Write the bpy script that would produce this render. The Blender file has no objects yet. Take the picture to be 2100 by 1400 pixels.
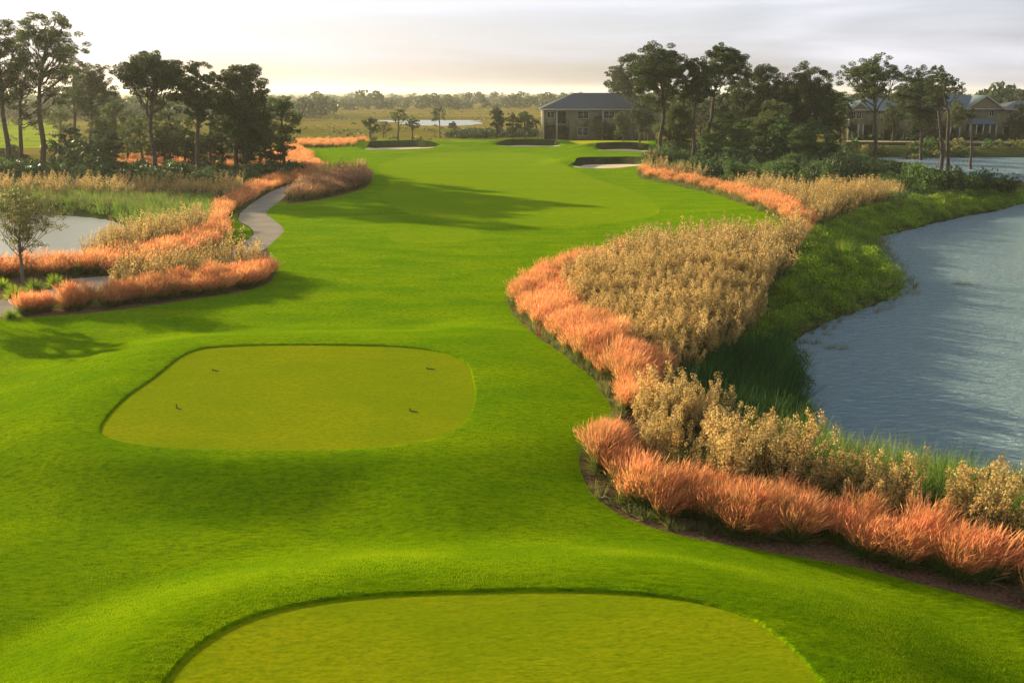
import bpy, math, random
import numpy as np
from mathutils.geometry import delaunay_2d_cdt
from mathutils import Vector

S = bpy.context.scene
COL = S.collection
R = math.radians

# ------------------------------------------------------------------ camera, sky, sun, exposure
H0 = 11.0
FPX = 2042.0
PITCH = math.atan(510.0 / FPX)
cd = bpy.data.cameras.new("camera")
cd.sensor_width = 36.0
cd.lens = 36.0 * FPX / 2100.0
cd.clip_start = 0.2
cd.clip_end = 20000
cam = bpy.data.objects.new("camera", cd)
COL.objects.link(cam)
cam.location = (0, 0, H0)
cam.rotation_euler = (math.pi / 2 - PITCH, 0, 0)
S.camera = cam

SUN_EL = R(14.5)
SUN_AZ = R(-49)          # measured from +Y towards +X
sun_dir = Vector((math.cos(SUN_EL) * math.sin(SUN_AZ), math.cos(SUN_EL) * math.cos(SUN_AZ), math.sin(SUN_EL)))
sl = bpy.data.lights.new("sun", 'SUN')
sl.energy = 5.0
sl.angle = R(0.6)
sl.color = (1.0, 0.80, 0.50)
so = bpy.data.objects.new("sun", sl)
COL.objects.link(so)
so.rotation_euler = sun_dir.to_track_quat('Z', 'Y').to_euler()
so.location = (-60, 60, 60)

W = bpy.data.worlds.new("World")
S.world = W
W.use_nodes = True
nt = W.node_tree
nt.nodes.clear()
def N(t, kind, **kw):
    n = t.nodes.new(kind)
    for k, v in kw.items():
        setattr(n, k, v)
    return n
L = nt.links.new
out = N(nt, 'ShaderNodeOutputWorld')
bg = N(nt, 'ShaderNodeBackground')
bg.inputs['Strength'].default_value = 0.05
sky = N(nt, 'ShaderNodeTexSky')
sky.sky_type = 'NISHITA'
sky.sun_disc = False
sky.sun_elevation = SUN_EL
sky.sun_rotation = SUN_AZ
sky.air_density = 1.0
sky.dust_density = 2.0
sky.ozone_density = 1.5
tc = N(nt, 'ShaderNodeTexCoord')
mp = N(nt, 'ShaderNodeMapping')
mp.inputs['Scale'].default_value = (1.0, 1.0, 9.0)
L(tc.outputs['Generated'], mp.inputs['Vector'])
nz = N(nt, 'ShaderNodeTexNoise')
nz.inputs['Scale'].default_value = 2.2
nz.inputs['Detail'].default_value = 5.0
nz.inputs['Roughness'].default_value = 0.5
nz.inputs['Distortion'].default_value = 0.4
L(mp.outputs['Vector'], nz.inputs['Vector'])
cr = N(nt, 'ShaderNodeValToRGB')          # how much thin cloud veils the sky
cr.color_ramp.elements[0].position = 0.30
cr.color_ramp.elements[0].color = (0.22, 0.22, 0.22, 1)
cr.color_ramp.elements[1].position = 0.62
cr.color_ramp.elements[1].color = (0.88, 0.88, 0.88, 1)
L(nz.outputs['Fac'], cr.inputs['Fac'])
cc = N(nt, 'ShaderNodeValToRGB')          # cloud colour, lilac grey to warm white
cc.color_ramp.elements[0].position = 0.35
cc.color_ramp.elements[0].color = (5.2, 5.5, 7.3, 1)
cc.color_ramp.elements[1].position = 0.65
cc.color_ramp.elements[1].color = (6.8, 6.8, 7.5, 1)
L(nz.outputs['Fac'], cc.inputs['Fac'])
mx = N(nt, 'ShaderNodeMix', data_type='RGBA')
L(cr.outputs['Color'], mx.inputs[0])
L(sky.outputs['Color'], mx.inputs[6])
L(cc.outputs['Color'], mx.inputs[7])
L(mx.outputs[2], bg.inputs['Color'])
L(bg.outputs[0], out.inputs['Surface'])

S.view_settings.view_transform = 'Standard'
S.view_settings.look = 'None'
S.view_settings.exposure = 1.5
S.view_settings.gamma = 1.0
S.render.engine = 'CYCLES'
S.cycles.max_bounces = 6
S.cycles.diffuse_bounces = 3
S.cycles.glossy_bounces = 2
S.cycles.transmission_bounces = 3
S.cycles.transparent_max_bounces = 4
S.cycles.volume_bounces = 0
S.cycles.use_denoising = True

# ------------------------------------------------------------------ helpers
CP, SP = math.cos(PITCH), math.sin(PITCH)
def ray(px, py):
    a = (px - 1050.0) / FPX
    b = -(py - 700.0) / FPX
    return np.array([a, CP + b * SP, -SP + b * CP])

def at_z(px, py, z=0.0):
    d = ray(px, py)
    t = (z - H0) / d[2]
    return (d[0] * t, d[1] * t)

def smooth_closed(pts, step=9.0):
    P = np.array(pts, float)
    n = len(P)
    o = []
    for i in range(n):
        p0, p1, p2, p3 = P[i - 1], P[i], P[(i + 1) % n], P[(i + 2) % n]
        m = max(1, min(14, int(np.linalg.norm(p2 - p1) / step)))
        for k in range(m):
            t = k / m
            o.append(0.5 * ((2 * p1) + (-p0 + p2) * t + (2 * p0 - 5 * p1 + 4 * p2 - p3) * t * t + (-p0 + 3 * p1 - 3 * p2 + p3) * t ** 3))
    return np.array(o)

def inside(poly, X, Y):
    P = np.asarray(poly)
    r = np.zeros(np.shape(X), bool)
    x1, y1 = P[:, 0], P[:, 1]
    x2, y2 = np.roll(x1, -1), np.roll(y1, -1)
    for a, b, c, d in zip(x1, y1, x2, y2):
        if b == d:
            continue
        m = ((b > Y) != (d > Y))
        r ^= m & (X < (c - a) * (Y - b) / (d - b) + a)
    return r

def sdf(poly, X, Y):
    P = np.asarray(poly)
    X = np.asarray(X, float); Y = np.asarray(Y, float)
    best = np.full(X.shape, 1e18)
    Q = np.roll(P, -1, axis=0)
    for (a, b), (c, d) in zip(P, Q):
        ex, ey = c - a, d - b
        L2 = ex * ex + ey * ey + 1e-12
        t = np.clip(((X - a) * ex + (Y - b) * ey) / L2, 0, 1)
        q = (X - a - t * ex) ** 2 + (Y - b - t * ey) ** 2
        np.minimum(best, q, out=best)
    s = np.sqrt(best)
    return np.where(inside(P, X, Y), -s, s)

def sm(t):
    t = np.clip(t, 0, 1)
    return t * t * (3 - 2 * t)

def unproj_flat(pts, z, step=9.0):
    return np.array([at_z(x, y, z) for x, y in smooth_closed(pts, step)])

# ------------------------------------------------------------------ terrain shape
LAKE_Z, POND_Z, FAR_Z = -1.6, -0.85, -0.5
TEE1_Z, TEE2_Z = 1.75, 1.12
tee1 = unproj_flat([(210, 1520), (268, 1470), (330, 1400), (385, 1335), (480, 1275), (600, 1238), (760, 1217), (950, 1209), (1120, 1206), (1290, 1212), (1430, 1230), (1540, 1265), (1620, 1320), (1690, 1400), (1740, 1480), (1760, 1560), (1000, 1640), (300, 1600)], TEE1_Z)
tee2 = unproj_flat([(204, 878), (222, 848), (258, 812), (318, 770), (360, 736), (402, 716), (470, 708), (600, 705), (760, 707), (850, 712), (918, 724), (958, 744), (972, 780), (974, 824), (950, 868), (900, 895), (820, 912), (700, 921), (560, 923), (420, 921), (300, 913), (225, 898)], TEE2_Z)
lake_px = [(1790, 324), (1900, 323), (2100, 323), (2500, 324), (2900, 330), (2900, 1250), (2500, 1110), (2250, 1045), (2100, 1018), (2000, 1000), (1850, 972), (1720, 938), (1655, 905), (1638, 870), (1640, 800), (1640, 760), (1618, 722), (1640, 692), (1700, 658), (1800, 622), (1850, 590), (1825, 560), (1802, 520), (1795, 490), (1850, 475), (1950, 450), (2050, 431), (2100, 417), (2180, 405), (2150, 392), (2095, 388), (2000, 372), (1900, 350), (1800, 335)]
lake = unproj_flat(lake_px, LAKE_Z, 14)
pond = unproj_flat([(-300, 442), (0, 441), (120, 441), (228, 452), (258, 468), (266, 488), (250, 508), (210, 522), (150, 535), (60, 542), (-40, 545), (-300, 548)], POND_Z, 14)
pond2 = unproj_flat([(-300, 334), (-60, 333), (50, 335), (80, 339), (50, 348), (-40, 352), (-300, 354)], -0.85, 14)
pond3 = unproj_flat([(770, 248), (860, 247), (950, 248), (985, 253), (940, 258), (890, 258), (840, 252), (775, 250)], FAR_Z - 0.2, 14)

# bunkers: centre px, half widths in metres, depth of sand, height of the far lip
BUNK = [(818, 306, 6.6, 7.5, 0.45, 1.0), (1088, 305, 6.0, 3.6, 0.35, 0.95), (1280, 310, 5.4, 3.8, 0.35, 1.0), (1252, 342, 5.8, 8.0, 0.45, 0.75)]
bunk = []
for bx_, by_, a_, b_, dp_, lp_ in BUNK:
    c = at_z(bx_, by_, 0.0)
    bunk.append((c[0], c[1], a_, b_, dp_, lp_))

def wob(X, Y, s, seed):
    r = random.Random(seed)
    z = 0
    for k in range(5):
        an = r.uniform(0, math.pi); f = s * r.uniform(0.6, 1.7); ph = r.uniform(0, 6.28)
        z = z + np.sin((X * math.cos(an) + Y * math.sin(an)) * f + ph)
    return z / 5.0

def bunker_r(b, X, Y):
    u = (X - b[0]) / b[2]; v = (Y - b[1]) / b[3]
    th = np.arctan2(v, u)
    return np.sqrt(u * u + v * v) / (1 + 0.10 * np.sin(3 * th + b[0]) + 0.06 * np.sin(5 * th + b[1])), v, u

def hgt(X, Y, lip=True):
    X = np.asarray(X, float); Y = np.asarray(Y, float)
    dist = np.sqrt(X * X + Y * Y)
    z = 0.28 * wob(X, Y, 0.075, 3) * sm((Y - 40) / 40.0)
    z = z + 0.05 * wob(X, Y, 0.5, 8)
    # green complex and the ground round the bunkers
    z = z + 0.9 * np.exp(-(((X - 22) / 24.0) ** 2 + ((Y - 212) / 22.0) ** 2)) + 0.5 * wob(X, Y, 0.16, 21) * sm((Y - 150) / 30.0) * sm((240 - Y) / 20.0)
    # right fairway shoulder and left rise
    z = z + 0.7 * np.exp(-(((X - 24) / 10.0) ** 2 + ((Y - 88) / 16.0) ** 2))
    z = z + 0.6 * np.exp(-(((X - 22) / 12.0) ** 2 + ((Y - 150) / 14.0) ** 2))
    z = z + 0.8 * np.exp(-(((X + 17) / 6.0) ** 2 + ((Y - 116) / 9.0) ** 2))
    # tees
    z = z * sm((Y - 10) / 30.0)
    base = z + 0.45 * sm((34 - Y) / 14.0)
    s1 = sdf(tee1, X, Y)
    s2 = sdf(tee2, X, Y)
    w1 = 1 - sm((s1 - 0.45) / 5.0)
    w2 = 1 - sm((s2 - 0.35) / (3.7 + 4.8 * sm((Y - tee2[:, 1].min() + 1.5) / 5.0) + 3.5 * sm((X + 5.0) / 4.0)))
    z = base
    z = z + (TEE2_Z - z) * w2
    z = z + (TEE1_Z - z) * w1
    if lip:
        z = np.where((s1 < -0.015) | (s2 < -0.015), z - 0.045, z)
    # bunkers
    for b in bunk:
        m = (np.abs(X - b[0]) < b[2] * 3) & (np.abs(Y - b[1]) < b[3] * 3.5)
        if not np.any(m):
            continue
        r, v, u = bunker_r(b, X, Y)
        back = sm((v + 0.15) / 0.75)
        side = sm((v + 0.9) / 0.9) * 0.35
        lipz = b[5] * np.maximum(back, side)
        prof_in = -b[4] * (1 - sm((r - 0.55) / 0.45) * (1 - back * 0.85))
        wall = sm((r - 0.98) / 0.16)
        outm = lipz * (1 - sm((r - 1.25) / 1.3))
        dz = np.where(r < 0.98, prof_in, (prof_in) * (1 - wall) + outm * wall)
        z = np.where(m & (r < 2.6), z + dz, z)
    # water bodies and their banks
    sl_ = sdf(lake, X, Y)
    bw = 6.5
    zb = np.where(sl_ > 0, LAKE_Z + 0.1 + 0.35 * sm(sl_ / 0.8) + (1.25) * sm(sl_ / bw), LAKE_Z - 0.9 * sm(-sl_ / 2.5) - 0.02)
    z = np.where(sl_ < bw, np.minimum(z, zb + 0.2 * sm(sl_ / bw) * wob(X, Y, 0.6, 5)), z)
    for pd, pz, w in ((pond, POND_Z, 4.0), (pond2, -0.85, 3.0)):
        s_ = sdf(pd, X, Y)
        zb = np.where(s_ > 0, pz + 0.08 + 0.9 * sm(s_ / w), pz - 0.6 * sm(-s_ / 2.0) - 0.02)
        z = np.where(s_ < w, np.minimum(z, zb), z)
    far = sm((Y - 232) / 25.0)
    z = z * (1 - far) + FAR_Z * far
    s3 = sdf(pond3, X, Y)
    z = np.where(s3 < 4, np.minimum(z, np.where(s3 > 0, FAR_Z - 0.15 + 0.15 * s3 / 4, FAR_Z - 0.8)), z)
    return z

def gp(px, py):
    """where the sight line through a point of the photo meets the ground"""
    d = ray(px, py)
    z = 0.0
    for _ in range(12):
        t = (z - H0) / d[2]
        z = 0.5 * z + 0.5 * float(hgt(d[0] * t, d[1] * t, False))
    t = (z - H0) / d[2]
    return (d[0] * t, d[1] * t, float(hgt(d[0] * t, d[1] * t, False)))

def gpoly(pts, step=10.0):
    q = smooth_closed(pts, step)
    D = np.array([ray(x, y) for x, y in q])
    z = np.zeros(len(q))
    for _ in range(14):
        t = (z - H0) / D[:, 2]
        z = 0.5 * z + 0.5 * hgt(D[:, 0] * t, D[:, 1] * t, False)
    t = (z - H0) / D[:, 2]
    return np.stack([D[:, 0] * t, D[:, 1] * t], 1)

# ------------------------------------------------------------------ zones of the ground
lawn_px = [(-700, 1600), (-700, 700), (-300, 672), (0, 655), (100, 648), (200, 640), (320, 625), (420, 610), (500, 597), (548, 582), (562, 562), (556, 530), (548, 505), (566, 490), (583, 472), (562, 451), (546, 436), (574, 412), (592, 417), (650, 411), (735, 391), (762, 372), (752, 357), (700, 345), (655, 332), (622, 308), (640, 303), (720, 300), (745, 292), (760, 286), (900, 286), (1000, 286), (1110, 282), (1250, 281), (1345, 284), (1350, 300), (1345, 322), (1312, 345), (1306, 360), (1400, 381), (1480, 398), (1545, 420), (1590, 440), (1612, 458), (1618, 480), (1600, 492), (1500, 498), (1400, 506), (1300, 520), (1200, 545), (1110, 578), (1062, 598), (1040, 606), (1046, 630), (1062, 655), (1108, 695), (1178, 742), (1228, 788), (1254, 835), (1254, 868), (1236, 892), (1204, 915), (1188, 938), (1192, 968), (1212, 1008), (1250, 1042), (1310, 1072), (1400, 1098), (1550, 1127), (1750, 1162), (1900, 1200), (2100, 1252), (2300, 1320), (2700, 1480), (2700, 1600)]
Z = {}
Z['lawn'] = gpoly(lawn_px, 9)
Z['path'] = gpoly([(640, 370), (598, 377), (560, 391), (520, 415), (492, 438), (488, 451), (512, 466), (520, 480), (492, 499), (440, 520), (400, 540), (330, 558), (235, 565), (180, 569), (140, 573), (165, 579), (110, 592), (55, 603), (0, 615), (-120, 640), (-300, 690), (-300, 712), (-100, 676), (0, 650), (70, 628), (140, 608), (220, 594), (300, 582), (400, 562), (480, 538), (540, 512), (566, 490), (583, 472), (562, 451), (546, 436), (574, 412), (602, 392), (652, 376), (662, 366)], 7)
Z['lawn2'] = gpoly([(488, 438), (486, 451), (510, 467), (517, 481), (490, 497), (452, 503), (446, 500), (456, 478), (470, 445)], 7)
Z['fairway'] = gpoly([(775, 345), (800, 330), (860, 318), (960, 310), (1060, 313), (1130, 322), (1170, 345), (1230, 370), (1300, 392), (1345, 415), (1350, 437), (1300, 452), (1180, 462), (1000, 461), (850, 440), (780, 400), (800, 378)], 9)
Z['tee3'] = gpoly([(795, 484), (815, 474), (880, 470), (950, 471), (990, 478), (992, 487), (960, 495), (880, 499), (815, 497)], 7)
Z['green'] = gpoly([(1090, 292), (1180, 289), (1280, 289), (1332, 291), (1330, 294), (1240, 297), (1140, 297), (1095, 295)], 9)
Z['dist_fair'] = gpoly([(-700, 262), (-200, 256), (40, 249), (100, 252), (120, 275), (118, 301), (0, 304), (-700, 310)], 14)
Z['sandbank'] = gpoly([(1735, 286), (1850, 285), (2000, 286), (2300, 287), (2300, 296), (2000, 296), (1850, 297), (1735, 295)], 14)
Z['tree_bed'] = gpoly([(-300, 566), (0, 560), (100, 557), (140, 571), (165, 579), (110, 592), (55, 603), (0, 615), (-120, 640), (-300, 690)], 9)

def offset_in(poly, d):
    P = np.asarray(poly); n = len(P)
    A = 0.5 * np.sum(P[:, 0] * np.roll(P[:, 1], -1) - np.roll(P[:, 0], -1) * P[:, 1])
    T = np.roll(P, -1, 0) - np.roll(P, 1, 0)
    T /= np.linalg.norm(T, axis=1)[:, None] + 1e-12
    Nn = np.stack([-T[:, 1], T[:, 0]], 1) * (1 if A > 0 else -1)
    return P + Nn * d
tee1_in, tee2_in = offset_in(tee1, 0.03), offset_in(tee2, 0.03)
Z['tee1'], Z['tee2'] = tee1_in, tee2_in
brings = []
for b in bunk:
    for rr in (0.6, 0.8, 0.97, 1.02, 1.08, 1.15, 1.25, 1.45, 1.8):
        th = np.linspace(0, 2 * math.pi, 64, endpoint=False)
        k = rr * (1 + 0.10 * np.sin(3 * th + b[0]) + 0.06 * np.sin(5 * th + b[1]))
        brings.append((rr, np.stack([b[0] + b[2] * k * np.cos(th), b[1] + b[3] * k * np.sin(th)], 1)))
SAND = [r for rr, r in brings if rr == 0.97]

Y0 = 6.0
def touv(P):
    P = np.asarray(P)
    Yc = np.maximum(P[:, 1], 1.0)
    return np.stack([P[:, 0] / (Yc + Y0), np.log(Yc + Y0)], 1)
us = np.concatenate([np.linspace(-1.3, -0.58, 40, endpoint=False), np.linspace(-0.58, 0.58, 380, endpoint=False), np.linspace(0.58, 1.3, 40)])
vs = np.concatenate([np.linspace(math.log(4 + Y0), math.log(260), 330, endpoint=False), np.linspace(math.log(260), math.log(9000), 70)])
rng = np.random.RandomState(4)
UU, VV = np.meshgrid(us, vs)
UU = UU + rng.uniform(-1, 1, UU.shape) * 0.0007
VV = VV + rng.uniform(-1, 1, VV.shape) * 0.0025
pts = [Vector(p) for p in np.stack([UU.ravel(), VV.ravel()], 1).tolist()]
edges = []
loops = [Z[k] for k in ('lawn', 'path', 'lawn2', 'fairway', 'tee3', 'green', 'dist_fair', 'sandbank', 'tree_bed', 'tee1', 'tee2')] + [tee1, tee2, lake, pond, pond2, pond3] + [r for rr, r in brings]
for lp in loops:
    q = touv(lp)
    b0 = len(pts)
    pts += [Vector(p) for p in q.tolist()]
    edges += [(b0 + i, b0 + (i + 1) % len(q)) for i in range(len(q))]
res = delaunay_2d_cdt(pts, edges, [], 0, 1e-7)
UV = np.array([(v[0], v[1]) for v in res[0]])
TRI = np.array([f for f in res[2] if len(f) == 3], int)
TY = np.exp(UV[:, 1]) - Y0
TX = UV[:, 0] * (TY + Y0)
TZ = hgt(TX, TY)
TV = np.stack([TX, TY, TZ], 1)
a, b_, c = TV[TRI[:, 0]], TV[TRI[:, 1]], TV[TRI[:, 2]]
nz_ = (b_[:, 0] - a[:, 0]) * (c[:, 1] - a[:, 1]) - (b_[:, 1] - a[:, 1]) * (c[:, 0] - a[:, 0])
TRI[nz_ < 0] = TRI[nz_ < 0][:, ::-1]
CX, CY = TX[TRI].mean(1), TY[TRI].mean(1)

# ------------------------------------------------------------------ materials
def mat(name):
    m = bpy.data.materials.new(name)
    m.use_nodes = True
    t = m.node_tree
    return m, t, t.nodes['Principled BSDF'], t.nodes['Material Output']

def ground_mat(name, c1, c2, c3=None, big=0.08, fine=9.0, bump=0.25, bdist=0.04, stretch=(1, 1, 1), rough=0.9, speck=None, sheen=0.0, mow=None):
    m, t, p, o = mat(name)
    l = t.links.new
    g = N(t, 'ShaderNodeNewGeometry')
    mpn = N(t, 'ShaderNodeMapping')
    mpn.inputs['Scale'].default_value = stretch
    l(g.outputs['Position'], mpn.inputs['Vector'])
    n1 = N(t, 'ShaderNodeTexNoise'); n1.inputs['Scale'].default_value = big; n1.inputs['Detail'].default_value = 6; n1.inputs['Roughness'].default_value = 0.6
    l(mpn.outputs[0], n1.inputs['Vector'])
    r1 = N(t, 'ShaderNodeValToRGB'); r1.color_ramp.elements[0].position = 0.38; r1.color_ramp.elements[1].position = 0.62
    r1.color_ramp.elements[0].color = (*c1, 1); r1.color_ramp.elements[1].color = (*c2, 1)
    l(n1.outputs['Fac'], r1.inputs['Fac'])
    colr = r1.outputs['Color']
    n2 = N(t, 'ShaderNodeTexNoise'); n2.inputs['Scale'].default_value = fine; n2.inputs['Detail'].default_value = 5; n2.inputs['Roughness'].default_value = 0.7
    l(mpn.outputs[0], n2.inputs['Vector'])
    if c3 is not None:
        r2 = N(t, 'ShaderNodeMapRange'); r2.inputs[1].default_value = 0.42; r2.inputs[2].default_value = 0.66
        l(n2.outputs['Fac'], r2.inputs[0])
        mm = N(t, 'ShaderNodeMix', data_type='RGBA'); l(r2.outputs[0], mm.inputs[0]); l(colr, mm.inputs[6]); mm.inputs[7].default_value = (*c3, 1)
        colr = mm.outputs[2]
    if mow:
        wv = N(t, 'ShaderNodeTexWave'); wv.inputs['Scale'].default_value = mow[0]; wv.inputs['Distortion'].default_value = 1.5; wv.inputs['Detail'].default_value = 2; wv.inputs['Detail Scale'].default_value = 0.4
        l(g.outputs['Position'], wv.inputs['Vector'])
        mr = N(t, 'ShaderNodeMapRange'); mr.inputs[3].default_value = 1 - mow[1]; mr.inputs[4].default_value = 1 + mow[1]
        l(wv.outputs['Fac'], mr.inputs[0])
        vm = N(t, 'ShaderNodeVectorMath', operation='SCALE'); l(colr, vm.inputs[0]); l(mr.outputs[0], vm.inputs[3])
        colr = vm.outputs[0]
    l(colr, p.inputs['Base Color'])
    p.inputs['Roughness'].default_value = rough
    p.inputs['Specular IOR Level'].default_value = 0.0
    n3 = N(t, 'ShaderNodeTexNoise'); n3.inputs['Scale'].default_value = fine * 0.35; n3.inputs['Detail'].default_value = 8; n3.inputs['Roughness'].default_value = 0.75; n3.inputs['Distortion'].default_value = 0.6
    l(mpn.outputs[0], n3.inputs['Vector'])
    bp = N(t, 'ShaderNodeBump'); bp.inputs['Strength'].default_value = bump; bp.inputs['Distance'].default_value = bdist
    l(n3.outputs['Fac'], bp.inputs['Height'])
    if speck:
        m2 = N(t, 'ShaderNodeMapping'); m2.inputs['Scale'].default_value = (speck[0] * 0.5, speck[0] * 1.6, speck[0])
        l(g.outputs['Position'], m2.inputs['Vector'])
        n4 = N(t, 'ShaderNodeTexNoise'); n4.inputs['Scale'].default_value = 1.0; n4.inputs['Detail'].default_value = 4; n4.inputs['Roughness'].default_value = 0.6; n4.inputs['Distortion'].default_value = 1.0
        l(m2.outputs[0], n4.inputs['Vector'])
        r4 = N(t, 'ShaderNodeMapRange'); r4.inputs[1].default_value = 0.30; r4.inputs[2].default_value = 0.50; r4.inputs[3].default_value = speck[1]; r4.inputs[4].default_value = 1.0
        l(n4.outputs['Fac'], r4.inputs[0])
        v4 = N(t, 'ShaderNodeVectorMath', operation='SCALE'); l(colr, v4.inputs[0]); l(r4.outputs[0], v4.inputs[3])
        l(v4.outputs[0], p.inputs['Base Color'])
        b4 = N(t, 'ShaderNodeBump'); b4.inputs['Strength'].default_value = bump; b4.inputs['Distance'].default_value = speck[2]
        l(n4.outputs['Fac'], b4.inputs['Height']); l(bp.outputs[0], b4.inputs['Normal']); l(b4.outputs[0], p.inputs['Normal'])
    else:
        l(bp.outputs[0], p.inputs['Normal'])
    return m

M = {}
M['lawn'] = ground_mat('lawn_grass', (0.108, 0.215, 0.001), (0.185, 0.28, 0.001), (0.066, 0.152, 0.001), big=0.3, fine=6, bump=1.0, bdist=0.12, stretch=(0.75, 1.5, 1), speck=(6.0, 0.55, 0.09))
M['tee'] = ground_mat('tee_turf', (0.14, 0.19, 0.002), (0.19, 0.212, 0.003), (0.11, 0.155, 0.002), big=0.35, fine=9, bump=0.8, bdist=0.04, stretch=(0.8, 1.3, 1), speck=(9.0, 0.8, 0.025))
M['fair'] = ground_mat('fairway_turf', (0.125, 0.215, 0.002), (0.165, 0.235, 0.002), (0.10, 0.18, 0.002), big=0.12, fine=3, bump=0.8, bdist=0.10, stretch=(0.5, 1.4, 1), speck=(2.5, 0.85, 0.06))
M['green'] = ground_mat('putting_turf', (0.24, 0.26, 0.012), (0.28, 0.27, 0.02), big=0.2, fine=4, bump=0.2)
M['far_fair'] = ground_mat('far_turf', (0.11, 0.19, 0.010), (0.22, 0.25, 0.015), big=0.06, fine=0.6, bump=0.3, bdist=0.3, stretch=(0.25, 1.6, 1))
M['path'] = ground_mat('path_concrete', (0.22, 0.195, 0.15), (0.28, 0.25, 0.19), (0.17, 0.155, 0.12), big=0.5, fine=20, bump=0.2, bdist=0.01)
M['sand'] = ground_mat('bunker_sand', (0.42, 0.34, 0.24), (0.50, 0.41, 0.29), big=0.5, fine=9, bump=0.3, bdist=0.02)
M['mulch'] = ground_mat('bark_mulch', (0.055, 0.032, 0.018), (0.10, 0.06, 0.032), (0.17, 0.11, 0.06), big=1.0, fine=11, bump=1.0, bdist=0.06)
M['bank'] = ground_mat('bank_soil', (0.030, 0.050, 0.012), (0.06, 0.085, 0.018), (0.05, 0.035, 0.018), big=0.4, fine=6, bump=1.0, bdist=0.1)
M['marsh'] = ground_mat('marsh_meadow', (0.09, 0.095, 0.014), (0.21, 0.155, 0.035), (0.11, 0.10, 0.018), big=0.018, fine=0.35, bump=1.0, bdist=0.8, stretch=(0.22, 1.0, 1))
M['drybank'] = ground_mat('dry_bank', (0.30, 0.24, 0.13), (0.36, 0.29, 0.16), (0.2, 0.2, 0.07), big=0.15, fine=1.5, bump=0.5, bdist=0.1)
M['face'] = ground_mat('shade_dark_face', (0.018, 0.024, 0.010), (0.03, 0.04, 0.014), big=1.0, fine=6, bump=1.0, bdist=0.1)  # grass wall turned from the sun, its shade put into the colour
M['bed'] = ground_mat('lake_bottom', (0.02, 0.03, 0.02), (0.03, 0.035, 0.02))

def leaf_mat(name, cols, transl=0.35, rough=0.6, tboost=1.5, spec=0.25, alt=None, alts=0.6, altf=0.6):
    """foliage: colour differs from leaf to leaf, light shines through"""
    m, t, p, o = mat(name)
    l = t.links.new
    g = N(t, 'ShaderNodeNewGeometry')
    r = N(t, 'ShaderNodeValToRGB')
    e = r.color_ramp.elements
    while len(e) < len(cols):
        e.new(0.5)
    for i, c_ in enumerate(cols):
        e[i].position = i / (len(cols) - 1)
        e[i].color = (*c_, 1)
    l(g.outputs['Random Per Island'], r.inputs['Fac'])
    nn = N(t, 'ShaderNodeTexNoise'); nn.inputs['Scale'].default_value = 0.35; nn.inputs['Detail'].default_value = 3
    l(g.outputs['Position'], nn.inputs['Vector'])
    mr = N(t, 'ShaderNodeMapRange'); mr.inputs[1].default_value = 0.3; mr.inputs[2].default_value = 0.7; mr.inputs[3].default_value = 0.72; mr.inputs[4].default_value = 1.25
    l(nn.outputs['Fac'], mr.inputs[0])
    base_c = r.outputs['Color']
    if alt:
        na = N(t, 'ShaderNodeTexNoise'); na.inputs['Scale'].default_value = alts; na.inputs['Detail'].default_value = 4; na.inputs['Roughness'].default_value = 0.7
        l(g.outputs['Position'], na.inputs['Vector'])
        ra = N(t, 'ShaderNodeMapRange'); ra.inputs[1].default_value = 0.45; ra.inputs[2].default_value = 0.65; ra.inputs[4].default_value = altf
        l(na.outputs['Fac'], ra.inputs[0])
        ma = N(t, 'ShaderNodeMix', data_type='RGBA'); l(ra.outputs[0], ma.inputs[0]); l(base_c, ma.inputs[6]); ma.inputs[7].default_value = (*alt, 1)
        base_c = ma.outputs[2]
    vm = N(t, 'ShaderNodeVectorMath', operation='SCALE'); l(base_c, vm.inputs[0]); l(mr.outputs[0], vm.inputs[3])
    l(vm.outputs[0], p.inputs['Base Color'])
    p.inputs['Roughness'].default_value = rough
    p.inputs['Specular IOR Level'].default_value = spec
    tr = N(t, 'ShaderNodeBsdfTranslucent')
    vb = N(t, 'ShaderNodeVectorMath', operation='SCALE'); l(vm.outputs[0], vb.inputs[0]); vb.inputs[3].default_value = tboost
    l(vb.outputs[0], tr.inputs['Color'])
    ms = N(t, 'ShaderNodeMixShader'); ms.inputs[0].default_value = transl
    l(p.outputs[0], ms.inputs[1]); l(tr.outputs[0], ms.inputs[2]); l(ms.outputs[0], o.inputs['Surface'])
    return m

def plain(name, c_, rough=0.6, var=0.15, scale=3.0, metal=0.0, spec=0.08, bump=0.0, stretch=(1, 1, 1)):
    m, t, p, o = mat(name)
    l = t.links.new
    g = N(t, 'ShaderNodeTexCoord')
    mpn = N(t, 'ShaderNodeMapping'); mpn.inputs['Scale'].default_value = stretch
    l(g.outputs['Object'], mpn.inputs['Vector'])
    nn = N(t, 'ShaderNodeTexNoise'); nn.inputs['Scale'].default_value = scale; nn.inputs['Detail'].default_value = 5
    l(mpn.outputs[0], nn.inputs['Vector'])
    mr = N(t, 'ShaderNodeMapRange'); mr.inputs[1].default_value = 0.3; mr.inputs[2].default_value = 0.7; mr.inputs[3].default_value = 1 - var; mr.inputs[4].default_value = 1 + var
    l(nn.outputs['Fac'], mr.inputs[0])
    vm = N(t, 'ShaderNodeVectorMath', operation='SCALE'); vm.inputs[0].default_value = c_; l(mr.outputs[0], vm.inputs[3])
    l(vm.outputs[0], p.inputs['Base Color'])
    p.inputs['Roughness'].default_value = rough
    p.inputs['Metallic'].default_value = metal
    p.inputs['Specular IOR Level'].default_value = spec
    if bump:
        bp = N(t, 'ShaderNodeBump'); bp.inputs['Strength'].default_value = bump; bp.inputs['Distance'].default_value = 0.03
        l(nn.outputs['Fac'], bp.inputs['Height']); l(bp.outputs[0], p.inputs['Normal'])
    return m

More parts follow.
